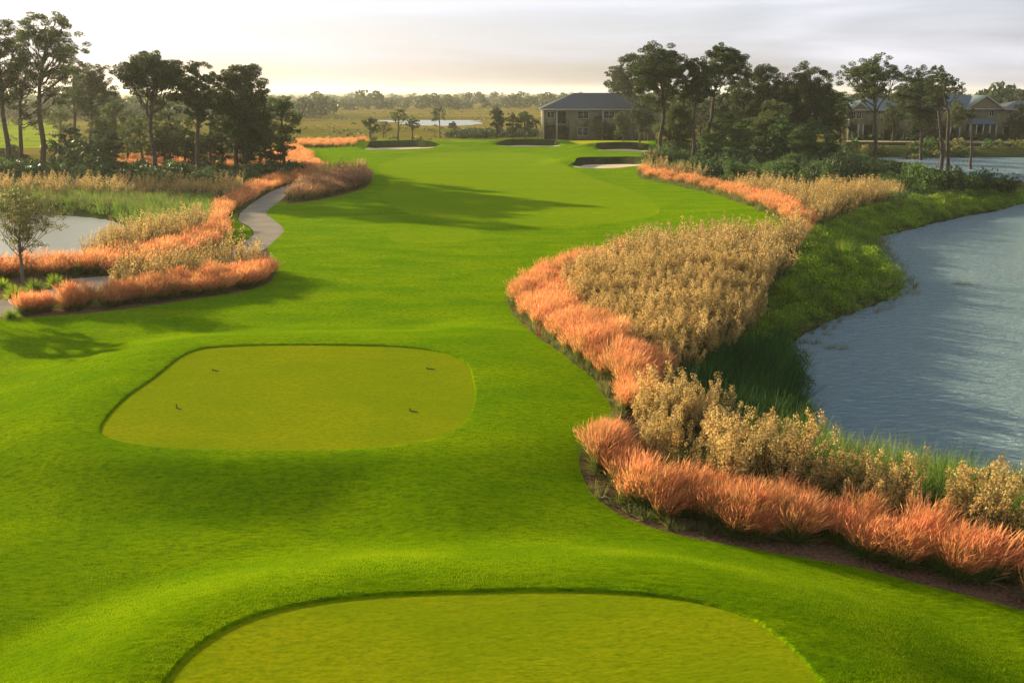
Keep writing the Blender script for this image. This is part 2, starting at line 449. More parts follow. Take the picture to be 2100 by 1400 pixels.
M['pine'] = leaf_mat('pine_needles', [(0.012, 0.024, 0.007), (0.028, 0.050, 0.011), (0.075, 0.105, 0.020)], 0.26)
M['pine_light'] = leaf_mat('pale_needles', [(0.022, 0.040, 0.010), (0.05, 0.08, 0.017), (0.11, 0.14, 0.03)], 0.34)
M['bush'] = leaf_mat('shrub_leaves', [(0.022, 0.05, 0.012), (0.045, 0.095, 0.018), (0.09, 0.15, 0.028)], 0.3)
M['bush_dark'] = leaf_mat('dark_shrub_leaves', [(0.012, 0.028, 0.008), (0.025, 0.055, 0.012), (0.05, 0.085, 0.018)], 0.2)
M['cover'] = leaf_mat('creeping_cover', [(0.045, 0.12, 0.005), (0.14, 0.26, 0.010), (0.36, 0.40, 0.03)], 0.5, alt=(0.05, 0.09, 0.012), alts=0.4, altf=0.75)
M['reed'] = leaf_mat('reed_blades', [(0.03, 0.08, 0.008), (0.09, 0.18, 0.015), (0.22, 0.30, 0.05)], 0.4, alt=(0.12, 0.13, 0.03), alts=0.25, altf=0.7)
M['reed_shade'] = leaf_mat('shade_dark_reed_blades', [(0.008, 0.03, 0.006), (0.02, 0.07, 0.010), (0.07, 0.14, 0.02)], 0.3)  # darker copy of the reeds, the inlet's shadow put into the colour
M['olive'] = leaf_mat('olive_marsh_leaves', [(0.06, 0.085, 0.02), (0.13, 0.14, 0.035), (0.22, 0.19, 0.06)], 0.35)
M['pink'] = leaf_mat('coral_plumes', [(0.27, 0.09, 0.034), (0.64, 0.215, 0.08), (0.80, 0.385, 0.17)], 0.5, 0.7, 1.25, alt=(0.52, 0.33, 0.11), alts=1.3, altf=0.7)
M['pink_blade'] = leaf_mat('tuft_blades', [(0.03, 0.07, 0.012), (0.08, 0.14, 0.02), (0.22, 0.17, 0.05)], 0.35)
M['gold'] = leaf_mat('golden_fluff', [(0.26, 0.16, 0.045), (0.58, 0.39, 0.12), (0.78, 0.57, 0.23)], 0.35, 0.7, 1.2, alt=(0.20, 0.17, 0.045), alts=1.1, altf=0.8)
M['gold_stem'] = leaf_mat('golden_stems', [(0.05, 0.055, 0.018), (0.12, 0.10, 0.03), (0.22, 0.15, 0.05)], 0.25)
M['turf_blade'] = leaf_mat('turf_blades', [(0.066, 0.152, 0.002), (0.118, 0.22, 0.002), (0.20, 0.29, 0.004)], 0.4, 0.8, 1.4, 0.0, alt=(0.20, 0.25, 0.004), alts=0.35, altf=0.7)
M['shade_plume'] = leaf_mat('shade_brown_plumes', [(0.13, 0.06, 0.03), (0.28, 0.14, 0.07), (0.42, 0.24, 0.12)], 0.4)  # plume grass in shade, the shade put into a browner colour
M['far_leaf'] = leaf_mat('far_wood_leaves', [(0.03, 0.05, 0.02), (0.06, 0.085, 0.03)], 0.25)
M['bark'] = plain('pine_bark', (0.065, 0.05, 0.04), 0.9, 0.35, 4, spec=0.1, bump=0.6, stretch=(3, 3, 0.6))
M['bark_grey'] = plain('grey_bark', (0.16, 0.13, 0.10), 0.9, 0.3, 4, spec=0.1, bump=0.6, stretch=(3, 3, 0.6))
M['wall_tan'] = plain('tan_stucco', (0.14, 0.125, 0.08), 0.9, 0.06, 1.0)
M['wall_yel'] = plain('cream_stucco', (0.155, 0.135, 0.078), 0.9, 0.06, 1.0)
M['trim'] = plain('pale_trim', (0.34, 0.33, 0.28), 0.7, 0.05)
M['roof'] = plain('roof_shingle', (0.065, 0.08, 0.085), 0.8, 0.2, 2.0, bump=0.4, stretch=(1, 1, 6))
M['roof_b'] = plain('blue_grey_roof', (0.085, 0.12, 0.13), 0.8, 0.15, 2.0, stretch=(1, 1, 6))
M['glass'] = plain('window_glass', (0.02, 0.025, 0.03), 0.08, 0.1, spec=0.6)
M['dark'] = plain('dark_interior', (0.02, 0.02, 0.018), 0.9, 0.1)
M['shutter'] = plain('dark_shutter', (0.03, 0.035, 0.05), 0.6, 0.1)
M['white'] = plain('white_paint', (0.8, 0.8, 0.76), 0.5, 0.04)
M['red'] = plain('red_paint', (0.65, 0.06, 0.03), 0.5, 0.05)
M['black'] = plain('black_iron', (0.02, 0.022, 0.03), 0.5, 0.1)
M['skin'] = plain('skin_tone', (0.45, 0.28, 0.2), 0.6, 0.05)

def water_mat(name, base, sx, sy, strength, rough=0.12, ior=1.33):
    m, t, p, o = mat(name)
    l = t.links.new
    g = N(t, 'ShaderNodeNewGeometry')
    mpn = N(t, 'ShaderNodeMapping'); mpn.inputs['Scale'].default_value = (sx, sy, 1)
    mpn.inputs['Rotation'].default_value = (0, 0, R(-14))
    l(g.outputs['Position'], mpn.inputs['Vector'])
    n1 = N(t, 'ShaderNodeTexNoise'); n1.inputs['Scale'].default_value = 1.0; n1.inputs['Detail'].default_value = 6; n1.inputs['Roughness'].default_value = 0.62; n1.inputs['Distortion'].default_value = 0.5
    l(mpn.outputs[0], n1.inputs['Vector'])
    bp = N(t, 'ShaderNodeBump'); bp.inputs['Strength'].default_value = strength; bp.inputs['Distance'].default_value = 0.95
    l(n1.outputs['Fac'], bp.inputs['Height'])
    l(bp.outputs[0], p.inputs['Normal'])
    p.inputs['Base Color'].default_value = (*base, 1)
    p.inputs['Roughness'].default_value = rough
    p.inputs['IOR'].default_value = ior
    p.inputs['Specular IOR Level'].default_value = 0.5
    return m
M['water'] = water_mat('lake_water', (0.27, 0.41, 0.44), 1.6, 4.0, 1.0, 0.06, 1.5)
M['pondwater'] = water_mat('pond_water', (0.20, 0.22, 0.17), 0.6, 1.2, 0.10, 0.3, 1.6)

# ------------------------------------------------------------------ mesh building
def mesh_obj(name, V, F, mats, mi=None, parent=None, smooth=False, link=True):
    V = np.ascontiguousarray(V, dtype=np.float32)
    F = np.ascontiguousarray(F, dtype=np.int32)
    me = bpy.data.meshes.new(name)
    nf, k = F.shape
    me.vertices.add(len(V)); me.vertices.foreach_set('co', V.ravel())
    me.loops.add(nf * k); me.loops.foreach_set('vertex_index', F.ravel())
    me.polygons.add(nf)
    me.polygons.foreach_set('loop_start', np.arange(0, nf * k, k, dtype=np.int32))
    if mi is not None:
        me.polygons.foreach_set('material_index', np.ascontiguousarray(mi, dtype=np.int32))
    if smooth:
        me.polygons.foreach_set('use_smooth', np.ones(nf, bool))
    for m_ in (mats if isinstance(mats, (list, tuple)) else [mats]):
        me.materials.append(m_)
    me.update(calc_edges=True)
    o = bpy.data.objects.new(name, me)
    if link:
        COL.objects.link(o)
    if parent is not None:
        o.parent = parent
    return o

def tag(o, label=None, cat=None, group=None, kind=None):
    if label: o['label'] = label
    if cat: o['category'] = cat
    if group: o['group'] = group
    if kind: o['kind'] = kind
    return o

def empty(name, loc):
    o = bpy.data.objects.new(name, None)
    o.empty_display_size = 0.3
    COL.objects.link(o)
    o.location = loc
    return o

def copy_tree(o, parent=None):
    c_ = o.copy()
    COL.objects.link(c_)
    c_.parent = parent
    for ch in o.children:
        copy_tree(ch, c_)
    return c_

def rand_unit(n, rg):
    v = rg.normal(size=(n, 3))
    return v / (np.linalg.norm(v, axis=1)[:, None] + 1e-9)

def leaf_quads(C, size, rg, aspect=0.55, var=0.35, up=0.0):
    n = len(C)
    a = rand_unit(n, rg)
    if up:
        a[:, 2] = np.abs(a[:, 2]) + up
        a /= np.linalg.norm(a, axis=1)[:, None]
    b = np.cross(a, rand_unit(n, rg))
    b /= np.linalg.norm(b, axis=1)[:, None] + 1e-9
    s = (size * (1 + rg.uniform(-var, var, n)))[:, None] * 0.5
    a, b = a * s, b * s * aspect
    V = np.stack([C - a, C - a * 0.1 - b, C + a, C - a * 0.1 + b], 1).reshape(-1, 3)
    F = np.arange(n * 4).reshape(n, 4)
    return V, F

def tube(P, rad, n=6):
    P = np.asarray(P, float)
    k = len(P)
    T = np.gradient(P, axis=0)
    T /= np.linalg.norm(T, axis=1)[:, None] + 1e-9
    ref = np.tile(np.array([[0.31, 0.95, 0.05]]), (k, 1))
    A = np.cross(T, ref); A /= np.linalg.norm(A, axis=1)[:, None] + 1e-9
    B = np.cross(T, A)
    th = np.linspace(0, 2 * math.pi, n, endpoint=False)
    V = P[:, None, :] + np.asarray(rad)[:, None, None] * (A[:, None, :] * np.cos(th)[None, :, None] + B[:, None, :] * np.sin(th)[None, :, None])
    V = V.reshape(-1, 3)
    F = []
    for i in range(k - 1):
        for j in range(n):
            F.append((i * n + j, i * n + (j + 1) % n, (i + 1) * n + (j + 1) % n, (i + 1) * n + j))
    return V, np.array(F)

class Soup:
    def __init__(s): s.V, s.F, s.M, s.n = [], [], [], 0
    def add(s, VF, m=0):
        V, F = VF
        if len(V) == 0: return
        s.V.append(V); s.F.append(F + s.n); s.M.append(np.full(len(F), m)); s.n += len(V)
    def box(s, x0, y0, z0, x1, y1, z1, m=0):
        V = np.array([(x, y, z) for z in (z0, z1) for x, y in ((x0, y0), (x1, y0), (x1, y1), (x0, y1))], float)
        F = np.array([(0, 3, 2, 1), (4, 5, 6, 7), (0, 1, 5, 4), (1, 2, 6, 5), (2, 3, 7, 6), (3, 0, 4, 7)])
        s.add((V, F), m)
    def arrays(s):
        return np.concatenate(s.V), np.concatenate(s.F), np.concatenate(s.M)
    def build(s, name, mats, parent=None, smooth=False, link=True):
        V, F, mi = s.arrays()
        return mesh_obj(name, V, F, mats, mi, parent, smooth, link)

# ------------------------------------------------------------------ ground objects
ZN = np.full(len(TRI), 'bank', dtype=object)
sd_l = sdf(Z['lawn'], CX, CY)
ZN[(CY > 236) | (inside(gpoly([(-900, 300), (-900, 225), (600, 225), (600, 290), (300, 330), (100, 335), (-300, 330)], 40), CX, CY))] = 'marsh'
ZN[(sd_l < 2.0) & (CY < 175)] = 'mulch'
for nm in ('dist_fair', 'sandbank', 'tree_bed', 'lawn', 'lawn2', 'fairway', 'tee3', 'green', 'path', 'tee1', 'tee2'):
    ZN[inside(Z[nm], CX, CY)] = nm
for b in bunk:
    rr_, v_, u_ = bunker_r(b, CX, CY)
    ZN[(rr_ < 1.75) & (ZN == 'green')] = 'lawn'
    ZN[(rr_ > 0.9) & (rr_ < 1.15) & (v_ > 0.05)] = 'face'  # far wall ring that gets the shade-darkened colour
for r_ in SAND:
    ZN[inside(r_, CX, CY)] = 'sand'
ZN[inside(lake, CX, CY) | inside(pond, CX, CY) | inside(pond2, CX, CY) | inside(pond3, CX, CY)] = 'bed'
ZM = {'lawn2': 'lawn', 'tee_bed': 'mulch'}
GR = [('lawn', ('lawn', 'lawn2'), 'lawn'), ('tee_box', ('tee1',), 'tee'), ('tee_box_beyond', ('tee2',), 'tee'), ('forward_tee', ('tee3',), 'fair'), ('fairway', ('fairway',), 'fair'),
      ('putting_green', ('green',), 'green'), ('distant_fairway', ('dist_fair',), 'far_fair'), ('path', ('path',), 'path'), ('bunker_sand', ('sand',), 'sand'),
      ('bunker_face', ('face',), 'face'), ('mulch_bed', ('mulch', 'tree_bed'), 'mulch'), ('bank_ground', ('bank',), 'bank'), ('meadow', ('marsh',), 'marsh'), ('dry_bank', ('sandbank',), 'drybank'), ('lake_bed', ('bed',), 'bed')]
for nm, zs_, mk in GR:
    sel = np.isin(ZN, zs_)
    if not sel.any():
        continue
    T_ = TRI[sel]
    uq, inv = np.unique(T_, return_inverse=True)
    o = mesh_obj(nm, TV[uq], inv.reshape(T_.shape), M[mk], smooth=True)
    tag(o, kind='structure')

def rect_sheet(name, x0, y0, x1, y1, z, m):
    o = mesh_obj(name, np.array([(x0, y0, z), (x1, y0, z), (x1, y1, z), (x0, y1, z)]), np.array([(0, 1, 2, 3)]), m)
    tag(o, kind='structure')
rect_sheet('lake_water', lake[:, 0].min(), lake[:, 1].min() - 1, lake[:, 0].max(), lake[:, 1].max() + 1, LAKE_Z, M['water'])
rect_sheet('pond_water', pond[:, 0].min(), pond[:, 1].min() - 1, pond[:, 0].max() + 1, pond[:, 1].max() + 1, POND_Z, M['pondwater'])
rect_sheet('far_pond_water', pond2[:, 0].min(), pond2[:, 1].min() - 1, pond2[:, 0].max() + 1, pond2[:, 1].max() + 1, -0.85, M['pondwater'])
rect_sheet('marsh_pond_water', pond3[:, 0].min() - 1, pond3[:, 1].min() - 1, pond3[:, 0].max() + 1, pond3[:, 1].max() + 1, FAR_Z - 0.12, M['pondwater'])

# ------------------------------------------------------------------ trees
def at_depth(px, py, Yw):
    d = ray(px, py)
    t = Yw / d[1]
    return d[0] * t, H0 + d[2] * t

def bez(a, b, c_, n=5):
    t = np.linspace(0, 1, n)[:, None]
    return (1 - t) ** 2 * a + 2 * t * (1 - t) * b + t * t * c_

def make_tree(kind, base, top, xl, xr, cb, seed, label, group=None, leaf='pine', dens=1.0, lobes=11, shape='round', fork=0.5, lsize=0.21, tr=None, name='pine_tree', sparse=False, bark='bark', cx=None):
    """one tree grown at its place: base, top, crown sides and crown bottom are points of the photo"""
    rg = np.random.RandomState(seed)
    P = np.array(gp(*base))
    Yw = P[1]
    xt, zt = at_depth(top[0], top[1], Yw)
    xL, _ = at_depth(xl, (top[1] + cb) / 2, Yw)
    xR, _ = at_depth(xr, (top[1] + cb) / 2, Yw)
    _, zb = at_depth(top[0], cb, Yw)
    Ht = zt - P[2]
    c0 = np.array([(xL + xR) / 2 - P[0], 0.0, (zb + zt) / 2 - P[2]])
    rx = (xR - xL) / 2; rz = (zt - zb) / 2; ry = rx * 0.9
    rt = tr or (0.10 + 0.013 * Ht)
    root = empty(name, P)
    tag(root, label, 'tree', group)
    wood = Soup()
    leaves = Soup()
    tipx = c0[0] * 0.75 + (xt - P[0]) * 0.25
    f = max(0.12, fork)
    z_t = [0, 0.04, 0.2, 0.4, 0.6, 0.8, 0.95]
    tp = []
    for q in z_t:
        w = rg.normal(0, 0.012 * Ht, 2) * (q > 0.05) * (q < 0.9)
        tp.append((tipx * q ** 1.5 + w[0], w[1], Ht * q * 0.97 - (0.3 if q == 0 else 0)))
    tp = np.array(tp)
    wood.add(tube(tp, rt * np.array([1.5, 1.05, 0.92, 0.78, 0.6, 0.35, 0.1]), 7))
    def trunk_at(z):
        q = np.clip(z, 0, Ht * 0.92)
        return np.array([np.interp(q, tp[:, 2], tp[:, 0]), np.interp(q, tp[:, 2], tp[:, 1]), q])
    lob = []
    for i in range(lobes):
        for _ in range(20):
            u = rand_unit(1, rg)[0]
            if shape == 'umbrella':
                u[2] = abs(u[2]) * 0.9 + 0.05 if rg.rand() < 0.85 else u[2]
            elif shape == 'cone':
                pass
            rr = rg.uniform(0.40, 0.88)
            p = c0 + u * rr * np.array([rx, ry, rz])
            if shape == 'cone':
                q = (p[2] - (c0[2] - rz)) / (2 * rz)
                p[0] = c0[0] + (p[0] - c0[0]) * (1.15 - q); p[1] *= (1.15 - q)
            if all(np.linalg.norm((p - l_) / np.array([rx, ry, rz])) > 0.34 for l_ in lob):
                break
        lob.append(p)
    if shape in ('round', 'umbrella'):
        lob.append(c0 + np.array([xt - P[0] - c0[0], 0, rz * 0.78]) * np.array([0.8, 1, 1]))
    lr = 0.43 * (rx * ry * rz) ** (1 / 3)
    for p in lob:
        zz = max(Ht * (f + rg.uniform(-0.05, 0.05)), min(p[2] - np.hypot(p[0] - c0[0], p[1]) * rg.uniform(0.8, 1.4) - 0.5, Ht * 0.9))
        if zz > p[2] + rz * 0.3:
            zz = max(p[2] - 0.3, Ht * 0.1)
        a_ = trunk_at(zz)
        ml = np.linalg.norm(p - a_)
        mid = (a_ + p) / 2 + np.array([rg.normal(0, 0.08), rg.normal(0, 0.08), -0.14 + rg.normal(0, 0.04)]) * ml
        r0 = rt * min(0.55, 0.16 + 0.04 * ml)
        path = bez(a_, mid, p, 6)
        path[1:-1] += rg.normal(0, 0.035 * ml, (4, 3))
        wood.add(tube(path, np.linspace(r0, r0 * 0.35, 6), 5))
        k = (9 if not sparse else 7) + rg.randint(0, 3)
        for j in range(k):
            u = rand_unit(1, rg)[0] * rg.uniform(0.4, 1.05)
            u[2] *= 0.62
            q = p + u * lr * 1.15
            wood.add(tube(bez(path[rg.randint(3, 6)], (p + q) / 2 + rg.normal(0, 0.05, 3), q, 4), np.linspace(r0 * 0.33, 0.012, 4), 3))
            cr_ = lr * rg.uniform(0.26, 0.48) * (0.8 if sparse else 1)
            n = int(125 * dens * (cr_ / 0.6) ** 1.3 * (0.26 / lsize) ** 1.4)
            n = max(14, min(n, 380))
            C = rand_unit(n, rg) * (rg.uniform(0.25, 1.0, n) ** 0.5)[:, None] * cr_
            C[:, 2] *= 0.6
            C += q
            leaves.add(leaf_quads(C, lsize, rg, 0.42, 0.5, up=0.25))
    o1 = wood.build('trunk', M[bark], root, smooth=True)
    o2 = leaves.build('crown', M[leaf], root)
    return root

TREES = [
 # base, top, xl, xr, crown bottom, label, kwargs
 ((18, 356), (5, 40), -75, 75, 215, 'very tall dark pine cut by the left edge of the photo', dict(lobes=14, fork=0.45)),
 ((44, 352), (60, 108), 0, 125, 262, 'second tall pine leaning right beside the far left trunk', dict(lobes=9, fork=0.4, dens=0.6, sparse=True)),
 ((88, 362), (88, 24), 38, 170, 205, 'tallest pine with thin open crown and bare forked limbs', dict(lobes=17, fork=0.52, dens=0.75, sparse=True, leaf='pine_light', shape='umbrella')),
 ((155, 305), (150, 118), 110, 215, 235, 'dark leaning pine right of the tallest open crowned pine', dict(lobes=12, fork=0.35)),
 ((186, 316), (195, 128), 150, 245, 262, 'bushy dark pine behind the palmetto clump', dict(lobes=13, fork=0.3)),
 ((318, 368), (310, 110), 238, 388, 222, 'broad umbrella crowned pine in middle of the left group', dict(lobes=18, fork=0.5, shape='umbrella', dens=1.1)),
 ((352, 352), (352, 196), 300, 400, 306, 'small understory pine right of the umbrella pine trunk', dict(lobes=10, fork=0.3, dens=0.7, leaf='pine_light', sparse=True)),
 ((410, 366), (408, 125), 362, 458, 262, 'tall slim dark pine right of the umbrella pine', dict(lobes=14, fork=0.42)),
 ((486, 364), (498, 124), 440, 556, 322, 'dense bulky dark pine with rounded top in left group', dict(lobes=24, fork=0.25, dens=1.2)),
 ((582, 358), (582, 195), 544, 614, 318, 'short pale pine at the right end of the left group', dict(lobes=14, fork=0.3, dens=0.7, leaf='pine_light')),
 ((292, 346), (285, 235), 242, 335, 318, 'thin low pine left of the umbrella pine trunk', dict(lobes=9, fork=0.3, dens=0.55, leaf='pine_light', sparse=True)),
 ((434, 352), (440, 225), 395, 470, 318, 'young pine with thin stem behind the slim dark pine', dict(lobes=9, fork=0.35, dens=0.6, sparse=True)),
 ((240, 322), (232, 205), 190, 292, 296, 'light green pine between the palmettos and umbrella pine', dict(lobes=10, fork=0.3, dens=0.6, leaf='pine_light')),
 ((125, 292), (120, 205), 96, 160, 282, 'small hazy tree between two tall left trunks', dict(lobes=8, fork=0.3, dens=0.5, leaf='pine_light')),
 ((535, 345), (535, 225), 500, 566, 328, 'low dark pine between the bulky pine and short pale pine', dict(lobes=10, fork=0.25, dens=0.9)),
 # right group
 ((1355, 336), (1352, 86), 1288, 418 + 1000, 236, 'tallest front pine of the right group beside the bunker', dict(lobes=20, fork=0.5, dens=0.95, shape='umbrella')),
 ((1296, 288), (1290, 112), 1252, 1332, 212, 'pine with rounded crown before the grey roofed house', dict(lobes=13, fork=0.5)),
 ((1266, 286), (1262, 138), 1234, 1292, 196, 'slim pine at the left end of the right group', dict(lobes=9, fork=0.55, dens=0.8)),
 ((1330, 290), (1326, 190), 1298, 1352, 262, 'low pine right of the rounded crowned pine by the house', dict(lobes=9, fork=0.3, dens=0.7)),
 ((1368, 328), (1378, 190), 1348, 1422, 312, 'leafy young tree right of the tallest front pine', dict(lobes=13, fork=0.2, dens=0.8, leaf='pine_light')),
 ((1420, 342), (1428, 118), 1392, 1472, 232, 'dark pine with straight trunk, second behind the tallest', dict(lobes=13, fork=0.5)),
 ((1444, 332), (1474, 92), 1438, 1532, 212, 'pine with crown raised over its neighbours right of the tallest', dict(lobes=15, fork=0.5, shape='umbrella')),
 ((1434, 322), (1440, 200), 1405, 1480, 286, 'thin trunked pine between two dark straight trunks', dict(lobes=9, fork=0.35, dens=0.6, sparse=True)),
 ((1502, 318), (1508, 165), 1466, 1546, 290, 'dark bushy pine standing left of the rounded dense ones', dict(lobes=16, fork=0.25)),
 ((1562, 322), (1562, 133), 1502, 1618, 305, 'wide dense pine at centre of the right group', dict(lobes=26, fork=0.2, dens=1.2)),
 ((1560, 330), (1585, 205), 1530, 1632, 318, 'lighter leafy tree before the wide dense pine', dict(lobes=16, fork=0.2, dens=0.8, leaf='pine_light')),
 ((1652, 322), (1648, 131), 1594, 1706, 300, 'broad dark pine with rounded top right of the wide dense pine', dict(lobes=26, fork=0.2, dens=1.15)),
 ((1700, 322), (1704, 178), 1664, 1738, 300, 'pine with ragged crown beside the gap before lakeside pine', dict(lobes=15, fork=0.25, dens=0.8, leaf='pine_light')),
 ((1794, 332), (1800, 117), 1720, 1856, 206, 'lakeside pine with flat spreading crown and forked limbs', dict(lobes=19, fork=0.42, dens=0.75, shape='umbrella', leaf='pine_light', sparse=True)),
 ((1888, 338), (1880, 131), 1838, 1918, 272, 'dark lakeside pine with long crown before the houses', dict(lobes=20, fork=0.25, dens=1.0)),
 ((1930, 348), (1922, 130), 1898, 1950, 232, 'slim lakeside pine beside the one with bare tips', dict(lobes=11, fork=0.45, dens=0.75)),
 ((1944, 354), (1925, 150), 1892, 1982, 212, 'lakeside pine with crooked trunk and half bare top', dict(lobes=9, fork=0.5, dens=0.5, sparse=True)),
 ((1990, 358), (1992, 226), 1976, 2012, 246, 'nearly bare lakeside trunk with a small tufted top', dict(lobes=4, fork=0.8, dens=0.8, lsize=0.2)),
 # mid distance row beyond the green
 ((817, 292), (818, 223), 795, 838, 252, 'slender small tree beyond the left bunker', dict(lobes=9, fork=0.4, dens=0.4, leaf='pine_light', name='small_tree', sparse=True)),
 ((845, 294), (846, 240), 826, 866, 268, 'pale small tree right of the slender one', dict(lobes=8, fork=0.35, dens=0.4, leaf='pine_light', name='small_tree', sparse=True)),
 ((760, 288), (759, 240), 740, 776, 275, 'bushy little dark tree left of the slender small tree', dict(lobes=8, fork=0.2, dens=0.6, name='small_tree')),
 ((787, 284), (786, 250), 772, 806, 275, 'reddish low tree beside the bushy little dark tree', dict(lobes=7, fork=0.2, dens=0.5, name='small_tree', leaf='olive')),
 ((932, 276), (930, 252), 914, 946, 266, 'round topped little tree right of the single palm', dict(lobes=6, fork=0.4, dens=0.6, name='small_tree')),
 ((1019, 283), (1019, 213), 1003, 1037, 270, 'dark spire shaped cedar beyond the green', dict(lobes=16, fork=0.1, dens=0.8, shape='cone', name='cedar_tree')),
 ((1052, 283), (1050, 232), 1036, 1068, 276, 'bushy tree between the spire cedar and the house', dict(lobes=10, fork=0.15, dens=0.7, name='small_tree')),
 ((1076, 283), (1074, 228), 1060, 1094, 274, 'taller bushy tree nearest the grey roofed house', dict(lobes=11, fork=0.15, dens=0.7, name='small_tree', leaf='pine_light')),
 ((1168, 288), (1166, 226), 1158, 1180, 268, 'slim young tree before the tan house wall', dict(lobes=7, fork=0.15, dens=0.4, name='small_tree', leaf='pine_light')),
 ((1228, 288), (1226, 234), 1213, 1244, 284, 'pale leafy tree before the house middle', dict(lobes=9, fork=0.15, dens=0.5, name='small_tree', leaf='pine_light')),
 ((1752, 284), (1752, 238), 1738, 1768, 276, 'young tree before the left lakeside house', dict(lobes=8, fork=0.15, dens=0.5, name='small_tree', leaf='pine_light')),
 ((2074, 284), (2072, 226), 2052, 2094, 270, 'green yard tree at the right end of the gabled house', dict(lobes=10, fork=0.2, dens=0.6, name='small_tree', leaf='pine_light')),
 # behind the right group, closing it
 ((1476, 300), (1480, 205), 1450, 1512, 285, 'background pine seen between the dark trunks', dict(lobes=10, fork=0.25, dens=0.6)),
 ((1615, 305), (1612, 180), 1580, 1650, 290, 'background pine between the two densest crowns', dict(lobes=14, fork=0.2, dens=0.7)),
 ((1850, 284), (1848, 178), 1822, 1876, 268, 'hazy tree behind the lakeside pines by the houses', dict(lobes=12, fork=0.2, dens=0.6)),
 # midstory
 ((1312, 292), (1312, 205), 1288, 1340, 282, 'dark tree before the right end of the tan house', dict(lobes=12, fork=0.15, dens=0.8, leaf='pine', name='small_tree')),
 ((1278, 290), (1278, 228), 1258, 1298, 280, 'leafy small tree before the tan house under the pines', dict(lobes=12, fork=0.15, dens=0.8, leaf='pine_light', name='small_tree')),
 ((1905, 290), (1905, 215), 1884, 1926, 278, 'dark yard tree left of the big gabled house', dict(lobes=12, fork=0.15, dens=0.8, leaf='pine', name='small_tree')),
 ((2092, 290), (2092, 212), 2070, 2116, 280, 'dark yard tree at the right edge of the photo', dict(lobes=12, fork=0.15, dens=0.8, leaf='pine', name='small_tree')),
 ((145, 345), (145, 262), 115, 178, 330, 'low dark tree behind the leftmost palms', dict(lobes=12, fork=0.15, dens=0.9, leaf='bush_dark', name='small_tree')),
 ((225, 345), (225, 268), 196, 256, 332, 'low dark tree right of the palmetto clump', dict(lobes=12, fork=0.15, dens=0.9, leaf='bush_dark', name='small_tree')),
 ((338, 350), (338, 262), 306, 372, 336, 'low bushy tree right beside the umbrella pine trunk', dict(lobes=12, fork=0.15, dens=0.9, leaf='pine', name='small_tree')),
 ((400, 348), (402, 275), 374, 434, 336, 'low bushy tree at the foot of the slim dark pine', dict(lobes=12, fork=0.15, dens=0.9, leaf='bush_dark', name='small_tree')),
 ((505, 352), (506, 262), 472, 542, 338, 'low bushy tree below the bulky pine', dict(lobes=12, fork=0.15, dens=0.9, leaf='bush_dark', name='small_tree')),
 ((556, 352), (558, 280), 530, 586, 338, 'low bushy tree left of the short pale pine', dict(lobes=12, fork=0.15, dens=0.9, leaf='pine', name='small_tree')),
 ((30, 345), (30, 300), -5, 62, 338, 'low pale tree between the two far left trunks', dict(lobes=12, fork=0.15, dens=0.9, leaf='pine_light', name='small_tree')),
 ((1640, 340), (1640, 262), 1608, 1676, 328, 'low bushy tree below the broad dark pine', dict(lobes=12, fork=0.15, dens=0.9, leaf='bush', name='small_tree')),
 ((1585, 345), (1586, 272), 1552, 1620, 332, 'low bushy tree below the wide dense pine', dict(lobes=12, fork=0.15, dens=0.9, leaf='bush_dark', name='small_tree')),
 ((1448, 338), (1450, 275), 1420, 1482, 326, 'low bushy tree at the straight dark trunks', dict(lobes=12, fork=0.15, dens=0.9, leaf='bush', name='small_tree')),
 ((1722, 300), (1722, 190), 1700, 1748, 285, 'dark yard tree screening the left end of the lakeside houses', dict(lobes=11, fork=0.2, dens=0.8, leaf='pine', name='small_tree')),
 ((1830, 290), (1830, 205), 1808, 1856, 276, 'dark yard tree between spreading pine and long crowned pine', dict(lobes=11, fork=0.2, dens=0.8, leaf='pine', name='small_tree')),
 ((1868, 286), (1868, 196), 1845, 1890, 276, 'yard tree behind the long crowned lakeside pine', dict(lobes=11, fork=0.2, dens=0.8, leaf='pine_light', name='small_tree')),
 ((1962, 290), (1960, 205), 1938, 1984, 268, 'yard tree behind the crooked lakeside pine', dict(lobes=11, fork=0.2, dens=0.8, leaf='pine_light', name='small_tree')),
 ((2040, 288), (2040, 240), 2024, 2058, 276, 'low yard tree right of the columned porch', dict(lobes=11, fork=0.2, dens=0.8, leaf='pine_light', name='small_tree')),
 ((262, 338), (262, 246), 232, 296, 318, 'leafy small tree left of the umbrella pine base', dict(lobes=11, fork=0.2, dens=0.7, leaf='pine_light', name='small_tree')),
 ((380, 345), (378, 240), 345, 408, 326, 'leafy small tree between umbrella and slim dark pines', dict(lobes=11, fork=0.2, dens=0.7, leaf='pine', name='small_tree')),
 ((456, 350), (460, 250), 428, 492, 334, 'dark small tree at the foot of the bulky pine', dict(lobes=11, fork=0.2, dens=0.7, leaf='pine', name='small_tree')),
 ((210, 330), (206, 240), 176, 238, 308, 'dark small tree right of the palmetto clump', dict(lobes=11, fork=0.2, dens=0.7, leaf='pine', name='small_tree')),
 ((1398, 330), (1398, 225), 1370, 1430, 318, 'leafy small tree between the tallest front pine and dark pine', dict(lobes=11, fork=0.2, dens=0.7, leaf='bush', name='small_tree')),
 ((1465, 330), (1466, 240), 1438, 1496, 318, 'leafy small tree under the raised pine crown', dict(lobes=11, fork=0.2, dens=0.7, leaf='bush', name='small_tree')),
 ((1520, 335), (1520, 245), 1490, 1552, 325, 'leafy small tree left of the wide dense pine trunk', dict(lobes=11, fork=0.2, dens=0.7, leaf='bush', name='small_tree')),
 ((1605, 335), (1606, 240), 1574, 1640, 325, 'leafy small tree right of the wide dense pine trunk', dict(lobes=11, fork=0.2, dens=0.7, leaf='bush', name='small_tree')),
